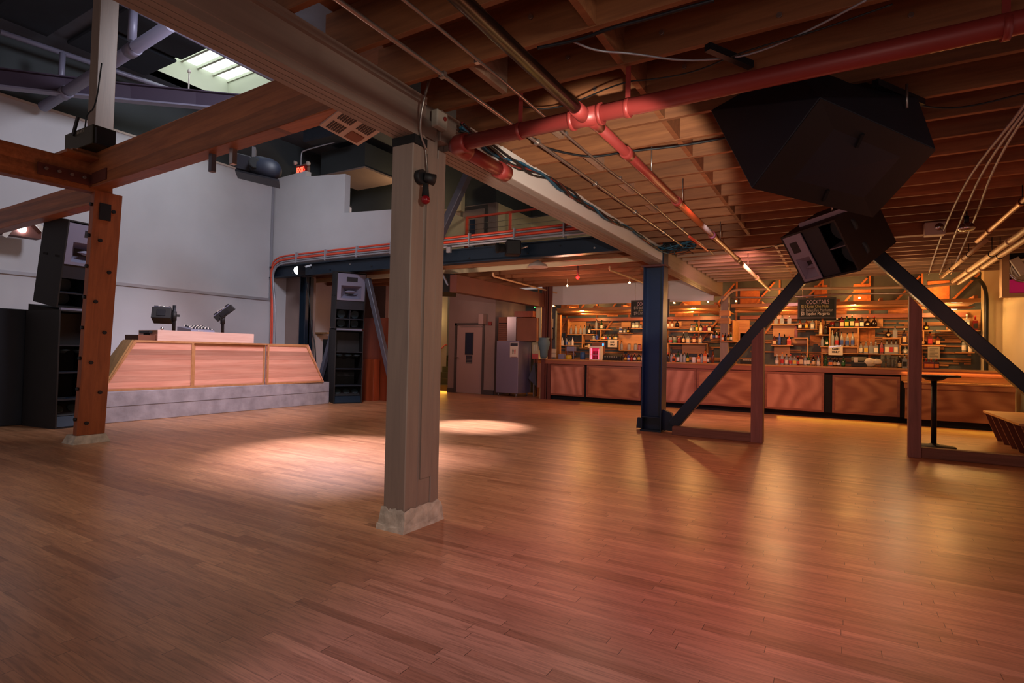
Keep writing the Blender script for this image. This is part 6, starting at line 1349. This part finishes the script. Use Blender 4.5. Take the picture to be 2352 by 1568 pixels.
t = thing('sorting_shelf', 'cream two-part tray with a pink band beside the steel cabinet', 'tray', (a2.x, 13.98, a2.z)); MB().box(b_.x+.02, b2.x, 13.96, 14.3, a2.z, b2.z).build('tray_case', 'cream', t); zz = a2.z+(b2.z-a2.z)*.38
MB().box(b_.x+.02, b2.x-.02, 13.95, 13.96, a2.z+.0, zz-.03).build('pink_band', 'pink', t)
for k in (0, 1): w2 = (b2.x-b_.x-.14)/2; MB().box(b_.x+.08+k*w2, b_.x+.06+(k+1)*w2, 13.95, 13.96, zz+.05, b2.z-.07).build('tray_front', 'paper', t)
MB().box(b_.x+.05, b_.x+.1, 14.0, 14.25, 0, a2.z).box(b2.x-.1, b2.x-.05, 14.0, 14.25, 0, a2.z).build('side_support', 'mdf', t)
t = thing('sink_unit', 'dull green-grey steel sink unit in shadow between steel cabinet and bar', 'sink', (b_.x+.5, 13.9, 0)); zs = at(1210, 830, 'y', 13.8).z
MB().box(b_.x+.12, at(1231, 880, 'y', 13.8).x, 13.8, 13.93, zs-.55, zs-.1).build('basin_front', 'slate', t); MB().hull([(b_.x+.03, 13.75, .5), (b_.x+.3, 13.75, .28), (b_.x+.22, 13.75, .95), (b_.x+.03, 13.75, .5), (b_.x+.03, 13.95, .5), (b_.x+.3, 13.95, .28), (b_.x+.22, 13.95, .95)]).build('drain_pan', 'steelg', t); MB().box(b_.x+.15, b_.x+.19, 13.82, 13.9, 0, .5).build('leg', 'zinc', t); MB().box(b_.x+.8, b_.x+.84, 13.82, 13.9, 0, .5).build('leg', 'zinc', t)
q = at(1228, 705, 'y', 14.335); tag(MB().ball(q, .02, 10, 8).build('indicator_light', 'greenled'), 'tiny green light in the dark above the ice maker', 'light')
q = at(1236, 745, 'y', 13.5); tag(MB().box(at(1231, 745, 'y', 13.5).x, at(1243, 745, 'y', 13.5).x, 13.5, 13.54, at(1236, 785, 'y', 13.5).z, at(1236, 705, 'y', 13.5).z).build('pale_upright_board', 'cream'), 'narrow pale upright panel between the ice maker and the corner post', 'panel')
# stairs
t = thing('staircase', 'dull green steps rising behind the wall beside the mauve door, amber light at their foot', 'stairs', (-11, 13.9, 0))
sx0, sx1 = -12.3, xa-.02
for k in range(6): 
    xo = sx0+ (0 if k == 0 else 0)
    MB().box(xo, sx1, 13.75+k*.25, 13.999+k*.25, k*.18, (k+1)*.18).build('step', 'green', t)
a_ = at(985, 830, 'y', 13.6); 
w3 = MB(); x3 = at(1022, 820, 'y', 14.8).x
struct(MB().prism([(-11.95, 13.62, 0), (-11.15, 14.6, 0), (-11.15, 14.6, 3.2), (-11.95, 13.62, 3.2)], (-.05, .04, 0)).build('wall_stair_string', 'cream'))
tag(MB().tube([at(985, 829, 'y', 13.7), at(1022, 792, 'y', 14.4), at(1027, 792, 'y', 14.4)], .02, 10, 0).build('handrail', 'orange'), 'orange-red handrail beside the steps', 'handrail')
lamp('AREA', (-11.1, 13.7, .12), 7, (1, .46, .05), (-11.1, 13.2, 0), 1.6, .04)
lamp('POINT', (-11.3, 14.0, 2.3), 8, (1, .70, .34), size=.1)
